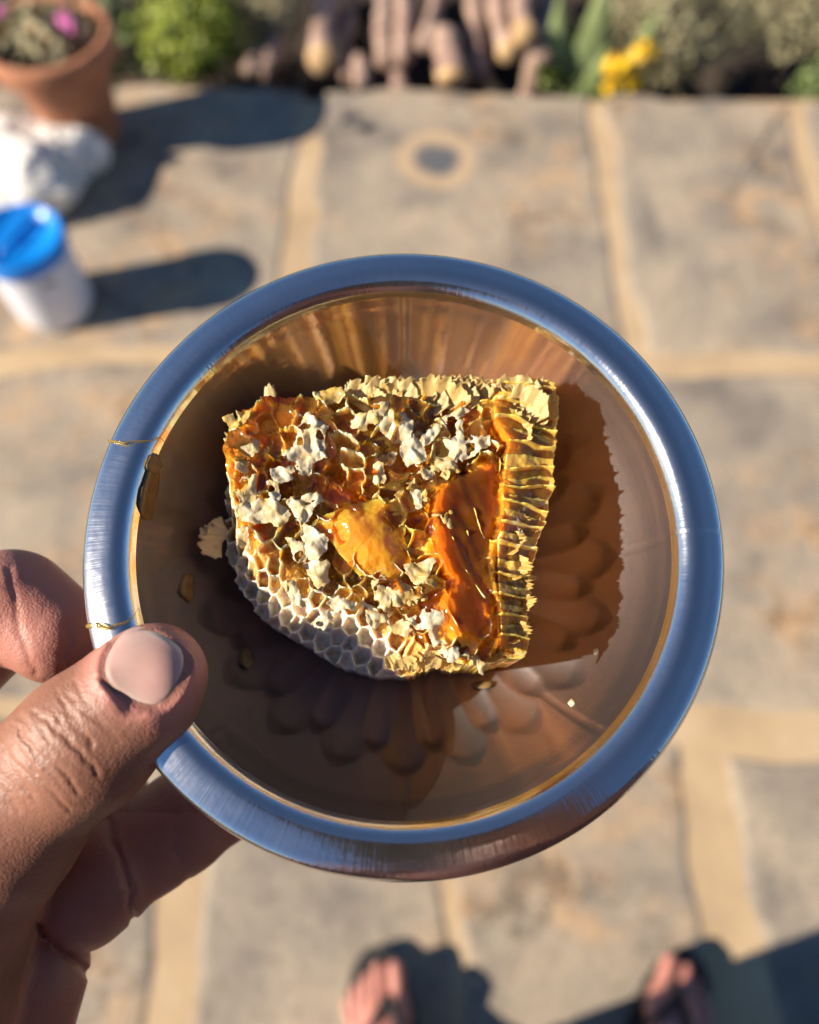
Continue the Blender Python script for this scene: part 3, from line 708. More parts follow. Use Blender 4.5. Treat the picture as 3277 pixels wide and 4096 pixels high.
# wetness of the wax
wet = np.clip(.72 + 1.1 * fbm(X / 9, Y / 9, 101, 3) + .35 * gauss(1100, 1700, 8) - (1.0 - .45 * upl * sstep(.2, .7, bd2)) * L + .5 * sstep(0, .9, bd) * (1 - L), 0, 1)
wet = np.clip(wet - .75 * gauss(940, 1850, 4, 14) - .7 * gauss(1080, 2200, 14, 6) - .6 * gauss(1300, 2420, 16, 5) - .5 * gauss(1780, 2560, 6, 6) - .6 * gauss(1600, 1750, 13, 5) + .6 * rightside * (1 - 0.7 * fin), 0, 1)
wet = np.clip(wet - .9 * wall ** 3 * sstep(.0, .25, fbm(X / 5, Y / 5, 105, 2) + .25 * gauss(1780, 1720, 8, 6) + .25 * gauss(1500, 2450, 14, 6)) * (1 - L), 0, 1)
film = polysd(X + .8 * fbm(X / 3, Y / 3, 111, 3), Y + .8 * fbm(X / 3, Y / 3, 121, 3), lp([(1700, 1960), (1830, 1860), (1990, 1800), (2030, 1880), (2020, 2060), (1990, 2180), (1960, 2260), (2010, 2400), (1990, 2520), (1920, 2600), (1790, 2580), (1700, 2520), (1760, 2330), (1690, 2210)], TOPZ * mm) / mm)
fd = sstep(-.6, 3.0, film)
u = X * .80 - Y * -.60; v = -X * .60 + Y * .80
u = X * .90 + Y * .43 + 1.6 * fbm(X / 7, Y / 7, 133, 2); v = -X * .43 + Y * .90          # v runs along the torn cells
ridge = fbm(u / 3.4, v / 14, 131, 2)
rim_h = np.exp(-((film - .9) / .7) ** 2) * sstep(14, 19, X) * 1.5
HF = ztop - .1 + 1.7 * ridge + rim_h
mph = (u / 3.6 + .5 * fbm(X / 9, Y / 9, 135, 2)) % 1.0 - .5
memb = np.exp(-(mph / .055) ** 2) * sstep(-.15, .2, fbm(u / 4, v / 6, 136, 2))
W = W * (1 - fd) + (HF - .9 + 2.0 * memb * (.7 + .9 * fbm(X / 1.5, Y / 1.5, 137, 3))) * fd
solid('wax_cells', X * mm, Y * mm, MASK, W * mm, np.minimum(FLOOR, W - .5) * mm, WAXB, comb, {'wet': wet, 'white': np.clip(L * (1.0 - .75 * upl) + .2 * gauss(1080, 2200, 14, 6), 0, 1) * (.5 + .5 * wall2)})
# honey
men = .55 * np.exp(-bd / .35) + .10 * cdst ** 2 + (rid[..., 0] - .5) * .5 * cox + (rid[..., 3] - .5) * .5 * coy
level = ztop - .8 - 3.4 * rid[..., 1] ** 1.3 + men + .35 * np.cos(np.clip(cdst / 2.2, 0, 1) * 1.5) * (rid[..., 2] > .4)
hole = (rid[..., 3] > .88)
level = np.where(hole, W - 2, level)
HN = np.where((L > .3) & (upl < .45), W - 1.0, np.where(L > .3, SURF - (1.7 - .9 * upl + 1.6 * rid2[..., 1]) + .4 * np.exp(-bd2 / .35), level))
HN = np.where(rightside > .4, SURF + .75 + .5 * fbm(X / 4, Y / 1.6, 141, 2) + .9 * fbm(X / 7, Y / 6, 142, 2), HN)
HN = HN * (1 - fd) + HF * fd
HN = np.where((dT < -1.0) & (L < .3) & (rightside < .4), W - 1.5, HN)
HN = np.where(dB < .8, W - 1.0, HN)
tone = np.clip(.52 + (.9 - .45 * fd) * fbm(X / 7, Y / 7, 151, 3) + .35 * gauss(1080, 1720, 9) + .25 * gauss(1450, 1640, 12, 4) + .35 * gauss(1850, 2600, 8, 5) + .62 * rightside + .3 * sstep(28, 36, X) - .3 * L - .17 * fd - .2 * gauss(1400, 1900, 10, 7) + .25 * np.exp(-bd / .5) * (1 - fd) + .75 * (rid[..., 2] - .55) * (1 - fd) * (1 - rightside), 0, 1)  # right side and outer edge lightened: glow of light passing through, painted in
HN = np.maximum(HN, FLOOR + .4)
solid('honey', X * mm, Y * mm, dB > .3, HN * mm, np.minimum(FLOOR + .2, HN - .6) * mm, HONEY, comb, {'tone': tone, 'thick': np.clip(HN - W, 0, 10) * .8 + 4.0 * fd * sstep(.5, 3, film) + rightside * np.clip(1.2 + 5 * fbm(X / 4, Y / 3, 155, 2), 0, 5)})
# the big amber lump lying on top
VIS = np.maximum(W, HN)
def bl_blur(A, k):
    for ax in (0, 1):
        c = np.cumsum(np.concatenate([np.repeat(np.take(A, [0], ax), k + 1, ax), A, np.repeat(np.take(A, [-1], ax), k, ax)], ax), ax)
        n = A.shape[ax]
        A = (np.take(c, np.arange(2 * k + 1, 2 * k + 1 + n), ax) - np.take(c, np.arange(0, n), ax)) / (2 * k + 1)
    return A
SM = bl_blur(np.where(MASK, VIS, TOPZ), 9)
lump = polysd(X + .9 * fbm(X / 2.2, Y / 2.2, 161, 4), Y + .9 * fbm(X / 2.2, Y / 2.2, 171, 4), lp([(1215, 2085), (1300, 2030), (1400, 2000), (1540, 1955), (1590, 2020), (1620, 2120), (1650, 2230), (1560, 2310), (1430, 2290), (1350, 2200), (1290, 2120)], -.5 * mm) / mm)
SMB = bl_blur(bl_blur(np.where(MASK, VIS, TOPZ), 24), 24)
lt = SMB + .5 + 3.3 * sstep(-.5, 5, lump) + (1.2 * fbm(X / 6, Y / 6, 181, 2) - 1.3 * np.abs(fbm(X / 5, Y / 5, 184, 1)) + .18 * fbm(X / .9, Y / .9, 185, 3)) * sstep(0, 2, lump)
solid('honey_lump', X * mm, Y * mm, lump > 0, lt * mm, (np.minimum(SMB, lt) - .8) * mm, LUMPM, comb, {'tone': np.clip(.46 + .25 * fbm(X / 5, Y / 5, 191, 2) + .3 * sstep(1.2, 0, lump), 0, 1), 'thick': np.clip(lump * .5, .3, 2.5)})
TEARB = bl_blur(tear, 7)
SMC = bl_blur(bl_blur(np.where(MASK, VIS, TOPZ), 11), 11)
# wax cappings traced from the photograph: irregular thin sheets
def zoomp(ox, oy, s, pts): return [(ox + a / s, oy + b / s) for a, b in pts]
A4 = (850, 1480, 2.3); A5 = (1500, 1480, 2.156); A6 = (850, 2050, 2.156); A7 = (1550, 2050, 2.3)
CAPS = [(A4, [(880, 410), (1050, 520), (1010, 640), (1050, 770), (900, 830), (880, 930), (790, 920), (760, 820), (670, 790), (760, 700), (800, 540)], .05),
        (A4, [(540, 920), (730, 890), (720, 990), (600, 1040)], .0), (A4, [(230, 1270), (380, 1180), (560, 1200), (700, 1300), (660, 1380), (600, 1420), (520, 1360), (380, 1390), (240, 1340)], .12),
        (A4, [(210, 690), (270, 590), (400, 640), (400, 740), (320, 800), (300, 940), (240, 900)], .25), (A4, [(300, 1000), (390, 980), (380, 1180), (270, 1250), (250, 1120)], .2),
        (A4, [(700, 1200), (960, 1130), (1000, 1180), (940, 1230), (830, 1390), (750, 1300)], .0), (A4, [(530, 1040), (590, 1060), (600, 1180), (560, 1190)], .1),
        (A4, [(940, 200), (1180, 160), (1210, 220), (1150, 270), (960, 260)], .6), (A4, [(110, 440), (220, 370), (330, 380), (300, 450), (190, 520)], .7),
        (A4, [(1300, 440), (1480, 400), (1530, 480), (1400, 540), (1290, 520)], .3), (A4, [(1490, 870), (1560, 860), (1570, 1000), (1500, 1010)], .35),
        (A5, [(80, 370), (200, 340), (320, 460), (290, 570), (160, 600), (70, 520)], .08), (A5, [(230, 600), (330, 570), (410, 640), (430, 760), (300, 800), (250, 720)], .02),
        (A5, [(590, 580), (720, 560), (780, 610), (970, 560), (980, 620), (860, 700), (720, 770), (650, 700)], .05), (A5, [(520, 700), (640, 720), (700, 830), (600, 860), (520, 780)], .4),
        (A5, [(410, 590), (520, 450), (560, 470), (470, 600), (420, 620)], .05), (A5, [(600, 400), (760, 310), (800, 330), (640, 440)], .2), (A5, [(20, 310), (100, 300), (60, 400), (0, 400)], .3),
        (A5, [(720, 450), (750, 430), (760, 560), (720, 570)], .05), (A5, [(420, 850), (500, 860), (460, 920), (430, 900)], .1), (A5, [(330, 1040), (390, 1040), (400, 1150), (370, 1180)], .1),
        (A5, [(520, 1230), (620, 1210), (650, 1320), (560, 1350)], .45), (A5, [(640, 1210), (700, 1220), (680, 1340), (640, 1350)], .5),
        (A6, [(790, 100), (970, 220), (960, 290), (900, 380), (800, 350), (780, 200)], .0), (A6, [(790, 430), (980, 420), (970, 590), (900, 620)], .2),
        (A6, [(220, 150), (290, 130), (300, 290), (230, 260)], .15), (A6, [(600, 600), (680, 590), (740, 700), (780, 790), (720, 780)], .05), (A6, [(870, 940), (1000, 850), (1030, 940), (960, 990)], .0),
        (A6, [(1000, 780), (1080, 720), (1230, 780), (1190, 830), (1080, 830)], .05), (A6, [(1340, 840), (1440, 870), (1500, 900), (1400, 960), (1350, 930)], .2),
        (A6, [(1380, 560), (1480, 540), (1530, 700), (1500, 820), (1420, 760)], .3), (A6, [(640, 210), (780, 270), (780, 380), (720, 400), (690, 290)], .1),
        (A7, [(170, 480), (330, 460), (420, 430), (370, 560), (380, 650), (260, 640), (180, 540)], .35), (A7, [(230, 980), (350, 870), (400, 900), (480, 930), (440, 1100), (540, 1300), (440, 1210), (380, 1040), (280, 1060)], .05),
        (A7, [(20, 1050), (120, 980), (230, 1040), (150, 1120)], .45), (A7, [(580, 1280), (640, 1260), (640, 1320), (580, 1350)], .0), (A7, [(420, 950), (520, 910), (540, 1010), (440, 1020)], .1),
        (A7, [(60, 620), (200, 680), (260, 800), (160, 820), (80, 740)], .4), (A7, [(840, 1380), (900, 1400), (890, 1470), (850, 1440)], .2), (A7, [(0, 660), (60, 700), (140, 860), (40, 820)], .3)]
for k, (zo, pts, wv) in enumerate(CAPS):
    P = lp(zoomp(*zo, pts), (TOPZ + .5) * mm) / mm
    x0, y0 = P.min(0) - 1; x1, y1 = P.max(0) + 1
    ia, ib = np.searchsorted(xs, [x0, x1]); ja, jb = np.searchsorted(ys, [y0, y1])
    sl = (slice(ia, ib), slice(ja, jb)); x, y = X[sl], Y[sl]
    if x.size < 40: continue
    s = polysd(x + .55 * fbm(x / 1.1, y / 1.1, 200 + k, 4), y + .55 * fbm(x / 1.1, y / 1.1, 230 + k, 4), P)
    a = random.uniform(-.08, .08); b = random.uniform(-.08, .08); cx, cy = P.mean(0)
    # a thin skin stretched over the cell rims, sagging a little into each cell
    top = ztop[sl] + .20 + TEARB[sl] * 1.6 + a * (x - cx) + b * (y - cy) - .75 * sstep(.05, 1.7, bd[sl]) + .45 * fbm(x / 2.6, y / 2.6, 260 + k, 3) + .10 * np.abs(fbm(x / .7, y / .7, 290 + k, 3)) - .30 * sstep(.6, -.5, s)
    solid('wax_capping', x * mm, y * mm, (s > -.6) & (fbm(x / 2.2, y / 2.2, 340 + k, 2) < .40), top * mm, (top - .26) * mm, WAX, comb, {'white': np.clip(.26 - 1.0 * wv + .5 * fbm(x / 2, y / 2, 360 + k, 2), 0, 1), 'wet': np.clip(wv + .22 + .6 * fbm(x / 2, y / 2, 320 + k, 2), 0, 1)})
# small torn flakes and shreds
def flake_mesh(seed, wetv):
    rg = np.random.RandomState(seed); n = 8
    gu, gv = np.meshgrid(np.linspace(-1, 1, n), np.linspace(0, 1, n), indexing='ij')
    taper = 1 - .35 * gv + .25 * np.sin(gv * 3.1)
    edge = 1 + .28 * (rg.rand(n, n) - .5)
    x = gu * taper * edge * .5; y = gv * (1 + .28 * (rg.rand(n, 1) - .5))
    z = .35 * gv ** 1.7 * (rg.rand() - .3) + .16 * fbm(gu * 1.3 + seed, gv * 1.6, seed, 3) + .10 * (1 - gu ** 2) * rg.choice([-1, 1])
    return sheet(x, y, z, .045, wetv)
def sheet(x, y, z, th, wetv):
    n = x.shape[0]; V = np.concatenate([np.stack([x, y, z], -1).reshape(-1, 3), np.stack([x, y, z - th], -1).reshape(-1, 3)])
    F = []; m = n * n
    for i in range(n - 1):
        for j in range(n - 1):
            a, b, c, d = i * n + j, (i + 1) * n + j, (i + 1) * n + j + 1, i * n + j + 1
            F += [(a, b, c, d), (d + m, c + m, b + m, a + m)]
    ring = [i * n for i in range(n)] + [(n - 1) * n + j for j in range(1, n)] + [i * n + n - 1 for i in range(n - 2, -1, -1)] + [j for j in range(n - 2, 0, -1)]
    for a, b in zip(ring, ring[1:] + ring[:1]): F.append((b, a, a + m, b + m))
    o = link('wax_flake', V, F, WAX, comb); set_attr(o, 'wet', np.full(len(V), wetv)); me = o.data
    bpy.data.objects.remove(o); return me
def fin_mesh(seed, wetv):
    rg = np.random.RandomState(seed); n = 21
    gu, gv = np.meshgrid(np.linspace(-1, 1, n), np.linspace(0, 1, n), indexing='ij')
    tip = 1 - .5 * np.abs(gu[:, :1]) ** 2.2 + .30 * (rg.rand(n, 1) - .5)
    x = gu * (.5 + .22 * gv); y = gv * tip * .8
    z = .10 * gv ** 2 + .04 * np.sin(gu * 9 + seed) * gv + .022 * np.sin(gu * 23 + 3 * seed + 4 * gv) * gv + .10 * gu ** 2 + .06 * fbm(gu * 2 + seed, gv * 2, seed, 3)
    return sheet(x, y, z, .02, wetv)
FM = [flake_mesh(400 + k, wv) for k, wv in enumerate([0.1, .15, .3, .45, .6, .7, .8, .9, .1, .7])] + [fin_mesh(430 + k, wv) for k, wv in enumerate([.62, .70, .78, .86, .95])]
def place_flake(px, py, size, tilt, az, kind, dz=0.2, wfac=1.0, z=None):
    if z is not None: z = z + 2.6
    p = loc_at(px, py, (TOPZ if z is None else z) * mm)
    ok_i = int(np.clip(np.searchsorted(xs, p[0] / mm), 0, len(xs) - 1)); ok_j = int(np.clip(np.searchsorted(ys, p[1] / mm), 0, len(ys) - 1))
    if z is None and (fd[ok_i, ok_j] > .2 or dT[ok_i, ok_j] < .5 or lump[ok_i, ok_j] > .5): return
    i = int(np.clip(np.searchsorted(xs, p[0] / mm), 0, len(xs) - 1)); j = int(np.clip(np.searchsorted(ys, p[1] / mm), 0, len(ys) - 1))
    zz = (SM[i, j] + dz) * mm if z is None else z * mm
    o = bpy.data.objects.new('wax_flake', FM[kind]); COL.objects.link(o); o.parent = comb
    o.location = (p[0], p[1], zz)
    o.rotation_euler = (Matrix.Rotation(az, 4, 'Z') @ Matrix.Rotation(tilt, 4, 'X')).to_euler()
    o.scale = (size * wfac * mm, size * mm, size * mm)
rg = random.Random(12)
for k in range(11):                                   # pale fins along the far edge
    px = 1440 + k * 62 + rg.uniform(-14, 14)
    place_flake(px, 1632 + rg.uniform(-8, 12) - (px - 1440) * .03, rg.uniform(6.4, 8.4), rg.uniform(.1, .45), rg.uniform(-.7, -.15), rg.choice([10, 11, 12]), wfac=1.05, z=-9 + rg.uniform(-.8, .8))
for k in range(6):
    place_flake(2010 + k * 24 + rg.uniform(-15, 15), 1720 + rg.uniform(-50, 30) - 10 * k, rg.uniform(6.5, 8.5), rg.uniform(.0, .5), rg.uniform(-1.1, -.4), rg.choice([11, 12, 13]), wfac=.9, z=-7.5 + rg.uniform(-2, 1))
place_flake(2150, 1600, 5.2, .5, -.1, 4, wfac=.35, z=-10)
place_flake(1390, 1590, 3.2, .4, .0, 0, wfac=.4, z=-9); place_flake(1085, 1600, 3.4, .3, .1, 3, wfac=.8, z=-10)
for k in range(10):                                   # right-hand outer edge tips
    t = k / 9.0; px = 2185 - 110 * t + rg.uniform(-10, 4); py = 1700 + 900 * t + rg.uniform(-30, 30)
    place_flake(px, py, rg.uniform(1.6, 2.8), rg.uniform(.1, .6), -1.57 + rg.uniform(-.5, .5), rg.choice([0, 2, 3, 4]), wfac=rg.uniform(.5, .8), z=-12.5 + rg.uniform(-1.5, 1))
for k in range(6):                                    # fins on the lower right face
    place_flake(2000 + rg.uniform(-10, 40), 2090 + k * 85 + rg.uniform(-15, 15), rg.uniform(6.5, 9), rg.uniform(.0, .35), -1.57 + rg.uniform(-.4, .3), rg.choice([13, 14, 14, 14]), wfac=rg.uniform(.4, .6), z=-9.8 + rg.uniform(-1.5, 1))
for k in range(13):                                   # lower edge
    t = k / 12.0; px = 1560 + 520 * t + rg.uniform(-15, 15); py = 2600 + 40 * math.sin(t * 5) + rg.uniform(-40, 25)
    place_flake(px, py, rg.uniform(2.5, 5), rg.uniform(.1, .8), 3.14 + rg.uniform(-.8, .8), rg.choice([10, 11, 12, 13, 3]), wfac=rg.uniform(.5, 1.0), z=-11 + rg.uniform(-3, 2))
for (px, py, sp, n, kinds) in [(1700, 1950, 100, 14, [4, 5, 9, 6, 7]), (1720, 2330, 100, 9, [4, 5, 6, 7]), (1640, 2150, 80, 9, [4, 5, 9, 6]), (1500, 1720, 330, 4, [5, 6, 7])]:
    for _ in range(n):
        place_flake(px + rg.gauss(0, sp * .55), py + rg.gauss(0, sp * .42), rg.uniform(1.6, 3.6), rg.uniform(0, .7), rg.uniform(0, 6.28), rg.choice(kinds), dz=rg.uniform(-.1, .6), wfac=rg.uniform(.5, 1.1))
for k in range(4):                                    # pale shreds at the far left, in shade
    place_flake(880 + rg.uniform(-25, 30), 2140 + rg.uniform(-60, 90), rg.uniform(3, 5.5), rg.uniform(.0, .5), 1.57 + rg.uniform(-.7, .7), 0, wfac=1.0, z=-22)

# tiny beads of honey, added for point glints on the comb
rb = np.random.RandomState(44); DV = []; DF = []
ico = [(0, 0, 1)] + [(.894 * math.cos(a), .894 * math.sin(a), .447) for a in np.arange(5) * 1.2566] + [(.894 * math.cos(a + .628), .894 * math.sin(a + .628), -.447) for a in np.arange(5) * 1.2566] + [(0, 0, -1)]
def dome(c, r, nn=8, mm_=5):
    V = [(c[0], c[1], c[2] + r)]; F = []
    for i in range(1, mm_ + 1):
        a = i / mm_ * 2.0
        for j in range(nn): V.append((c[0] + r * math.sin(a) * math.cos(j * 6.2832 / nn), c[1] + r * math.sin(a) * math.sin(j * 6.2832 / nn), c[2] + r * math.cos(a)))
    for j in range(nn): F.append((0, 1 + j, 1 + (j + 1) % nn, 1 + (j + 1) % nn))
    for i in range(mm_ - 1):
        for j in range(nn): F.append((1 + i * nn + j, 1 + (i + 1) * nn + j, 1 + (i + 1) * nn + (j + 1) % nn, 1 + i * nn + (j + 1) % nn))
    return V, [f if f[2] != f[3] else f[:3] for f in F]
while len(DV) < 41 * 170:
    i_, j_ = rb.randint(0, X.shape[0]), rb.randint(0, X.shape[1])
    if dT[i_, j_] < .5 or fd[i_, j_] > .3: continue
    v_, f_ = dome((X[i_, j_] * mm, Y[i_, j_] * mm, (VIS[i_, j_] - .02) * mm), rb.uniform(.16, .42) * mm)
    o_ = len(DV); DV += v_; DF += [tuple(a + o_ for a in f) for f in f_]
dr = link('honey_glint_beads', DV, DF, HONEY, comb); set_attr(dr, 'tone', np.full(len(DV), .6)); set_attr(dr, 'thick', np.full(len(DV), .7)); dr['kind'] = 'stuff'

# loose crumbs and honey threads in the bowl
CRUMB = wax_mat('shade_tinted_wax', ((.20, .14, .06), (.38, .27, .12)), ((.26, .12, .025), (.42, .22, .05)))  # wax colour darkened to olive brown so the crumbs look shaded
def crumb(name, label, cat, px, py, z, size, wetv, seed, group=None, mat=None, flat=.45):
    p = loc_at(px, py, z * mm); r = math.hypot(p[0], p[1]) / mm
    n = 14; u = np.linspace(0, 2 * np.pi, n, endpoint=False); v = np.linspace(.05, np.pi - .05, 8); Uu, Vv = np.meshgrid(u, v, indexing='ij')
    d = np.stack([np.sin(Vv) * np.cos(Uu), np.sin(Vv) * np.sin(Uu), np.cos(Vv) * flat], -1)
    rr = 1 + .9 * vn3(d[..., 0] * 1.8 + 9, d[..., 1] * 1.8 + 9, d[..., 2] * 1.8 + 9, seed)
    sl = float(np.interp(r, WALL[:, 0], np.gradient(WALL[:, 1], WALL[:, 0])))
    V = (d * rr[..., None]).reshape(-1, 3) * np.array(size) * mm
    i, j = np.meshgrid(np.arange(n), np.arange(7), indexing='ij')
    F = np.stack([i * 8 + j, i * 8 + j + 1, ((i + 1) % n) * 8 + j + 1, ((i + 1) % n) * 8 + j], -1).reshape(-1, 4)
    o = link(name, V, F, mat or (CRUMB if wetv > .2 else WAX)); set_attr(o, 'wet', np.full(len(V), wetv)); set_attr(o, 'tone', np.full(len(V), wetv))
    zz = float(wallz(np.array(r))) * mm + size[2] * flat * .6 * mm
    th = math.atan2(p[1], p[0])
    o.matrix_world = BM @ Matrix.Translation((p[0], p[1], zz)) @ Matrix.Rotation(th, 4, 'Z') @ Matrix.Rotation(-math.atan(sl), 4, 'Y') @ Matrix.Rotation(-th, 4, 'Z')
    return tag(o, label, cat, group)
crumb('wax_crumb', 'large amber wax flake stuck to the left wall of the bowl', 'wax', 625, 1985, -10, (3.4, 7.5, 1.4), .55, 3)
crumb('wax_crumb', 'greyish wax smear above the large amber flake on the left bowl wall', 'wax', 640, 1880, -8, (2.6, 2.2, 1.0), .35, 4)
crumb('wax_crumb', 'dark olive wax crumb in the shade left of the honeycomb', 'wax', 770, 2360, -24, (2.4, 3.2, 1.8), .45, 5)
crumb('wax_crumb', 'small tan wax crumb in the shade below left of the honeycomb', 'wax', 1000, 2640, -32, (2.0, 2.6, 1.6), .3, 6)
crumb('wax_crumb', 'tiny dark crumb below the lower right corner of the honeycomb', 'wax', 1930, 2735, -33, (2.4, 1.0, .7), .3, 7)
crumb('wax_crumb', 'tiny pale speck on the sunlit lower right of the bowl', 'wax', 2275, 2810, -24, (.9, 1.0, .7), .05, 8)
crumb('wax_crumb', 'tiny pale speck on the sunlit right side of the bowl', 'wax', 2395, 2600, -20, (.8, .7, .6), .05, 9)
THREAD = honey_mat('honey_thread', .3)
def thread(label, pts, rad):
    P = spline([tuple(loc_at(px, py, z * mm) / mm) for px, py, z in pts], 6)
    o = tube('honey_thread', P * mm, np.array(spline([(r, 0) for r in rad], 6))[:, 0] * mm, THREAD, None, 10)
    set_attr(o, 'tone', np.full(len(o.data.vertices), 1.0)); set_attr(o, 'thick', np.full(len(o.data.vertices), .6)); o.matrix_world = BM
    return tag(o, label, 'honey')
thread('thin honey thread across the rim at the upper left', [(436, 1764, -2.2), (470, 1768, -.3), (500, 1772, .25), (520, 1765, .2), (560, 1764, .1), (610, 1762, -.5), (640, 1752, -1.5), (665, 1775, -3.5)], [.3, .34, .3, .16, .14, .16, .13, .06])
thread('pale honey thread across the rim just above the thumb', [(352, 2505, -2.2), (380, 2500, -.4), (405, 2508, .3), (430, 2515, .35), (455, 2500, .3), (500, 2488, .15), (530, 2470, -.5), (555, 2430, -2.0)], [.55, .6, .5, .3, .17, .14, .12, .06])

# ================================================================== person
def skin_mat():
    m, t, b = new_mat('skin')
    tc = t.nodes.new('ShaderNodeTexCoord')
    n = N(t, 'ShaderNodeTexNoise', Scale=45, Detail=6, Roughness=.6); t.links.new(tc.outputs['Object'], n.inputs['Vector'])
    r = ramp(t, n.outputs[0], [(.3, (.20, .083, .050)), (.55, (.29, .128, .078)), (.75, (.36, .165, .108))])
    a = N(t, 'ShaderNodeAttribute', attribute_name='pink')
    mx = N(t, 'ShaderNodeMix', data_type='RGBA'); t.links.new(a.outputs['Fac'], mx.inputs['Factor']); t.links.new(r.outputs[0], mx.inputs['A']); mx.inputs['B'].default_value = (.52, .22, .165, 1)
    t.links.new(mx.outputs['Result'], b.inputs['Base Color'])
    b.inputs['Roughness'].default_value = .48
    b.inputs['Specular IOR Level'].default_value = .38
    b.inputs['Subsurface Weight'].default_value = .35; b.inputs['Subsurface Radius'].default_value = (1, .35, .2); b.inputs['Subsurface Scale'].default_value = .0025
    v = N(t, 'ShaderNodeTexVoronoi', Scale=1700); t.links.new(tc.outputs['Object'], v.inputs['Vector'])
    n2 = N(t, 'ShaderNodeTexNoise', Scale=420, Detail=5, Roughness=.65); t.links.new(tc.outputs['Object'], n2.inputs['Vector'])
    b1 = N(t, 'ShaderNodeBump', Strength=.3, Distance=.00025); t.links.new(v.outputs['Distance'], b1.inputs['Height'])
    b2 = N(t, 'ShaderNodeBump', Strength=.38, Distance=.0006); t.links.new(n2.outputs[0], b2.inputs['Height']); t.links.new(b1.outputs[0], b2.inputs['Normal'])
    t.links.new(b2.outputs[0], b.inputs['Normal'])
    return m
SKIN = skin_mat()
NAIL = noisy('nail', [(.3, (.55, .30, .245)), (.7, (.63, .38, .32))], 120, 5, .30, .10, 900, sss=.3, sscale=.0015)
_t = NAIL.node_tree; _b = _t.nodes['Principled BSDF']; _src = _b.inputs['Base Color'].links[0].from_socket
_a = N(_t, 'ShaderNodeAttribute', attribute_name='tip'); _m = N(_t, 'ShaderNodeMix', data_type='RGBA')
_t.links.new(_a.outputs['Fac'], _m.inputs['Factor']); _t.links.new(_src, _m.inputs['A']); _m.inputs['B'].default_value = (.66, .52, .38, 1); _t.links.new(_m.outputs['Result'], _b.inputs['Base Color'])

def vdb_mesh(arr, org, vox):
    band = 3 * vox
    g = openvdb.FloatGrid(background=band); g.copyFromArray(np.clip(arr, -band, band).astype(np.float32))
    pts, quads = g.convertToQuads(isovalue=0.0)
    return np.asarray(pts, float) * vox + np.asarray(org), np.asarray(quads, int)[:, ::-1]
def grid3(lo, hi, vox):
    ax = [np.arange(a, b, vox) for a, b in zip(lo, hi)]
    return np.meshgrid(*[a.astype(np.float32) for a in ax], indexing='ij')
def cone(G, a, b, ra, rb, sq=(1, 1, 1)):
    a = np.asarray(a, float); b = np.asarray(b, float); ba = b - a
    px = (G[0] - a[0]); py = (G[1] - a[1]); pz = (G[2] - a[2])
    t = np.clip((px * ba[0] + py * ba[1] + pz * ba[2]) / (ba @ ba + 1e-12), 0, 1)
    qx = (px - t * ba[0]) * sq[0]; qy = (py - t * ba[1]) * sq[1]; qz = (pz - t * ba[2]) * sq[2]
    return np.sqrt(qx * qx + qy * qy + qz * qz) - (ra + (rb - ra) * t)
def smin(a, b, k):
    h = np.clip(.5 + .5 * (b - a) / k, 0, 1)
    return b + (a - b) * h - k * h * (1 - h)

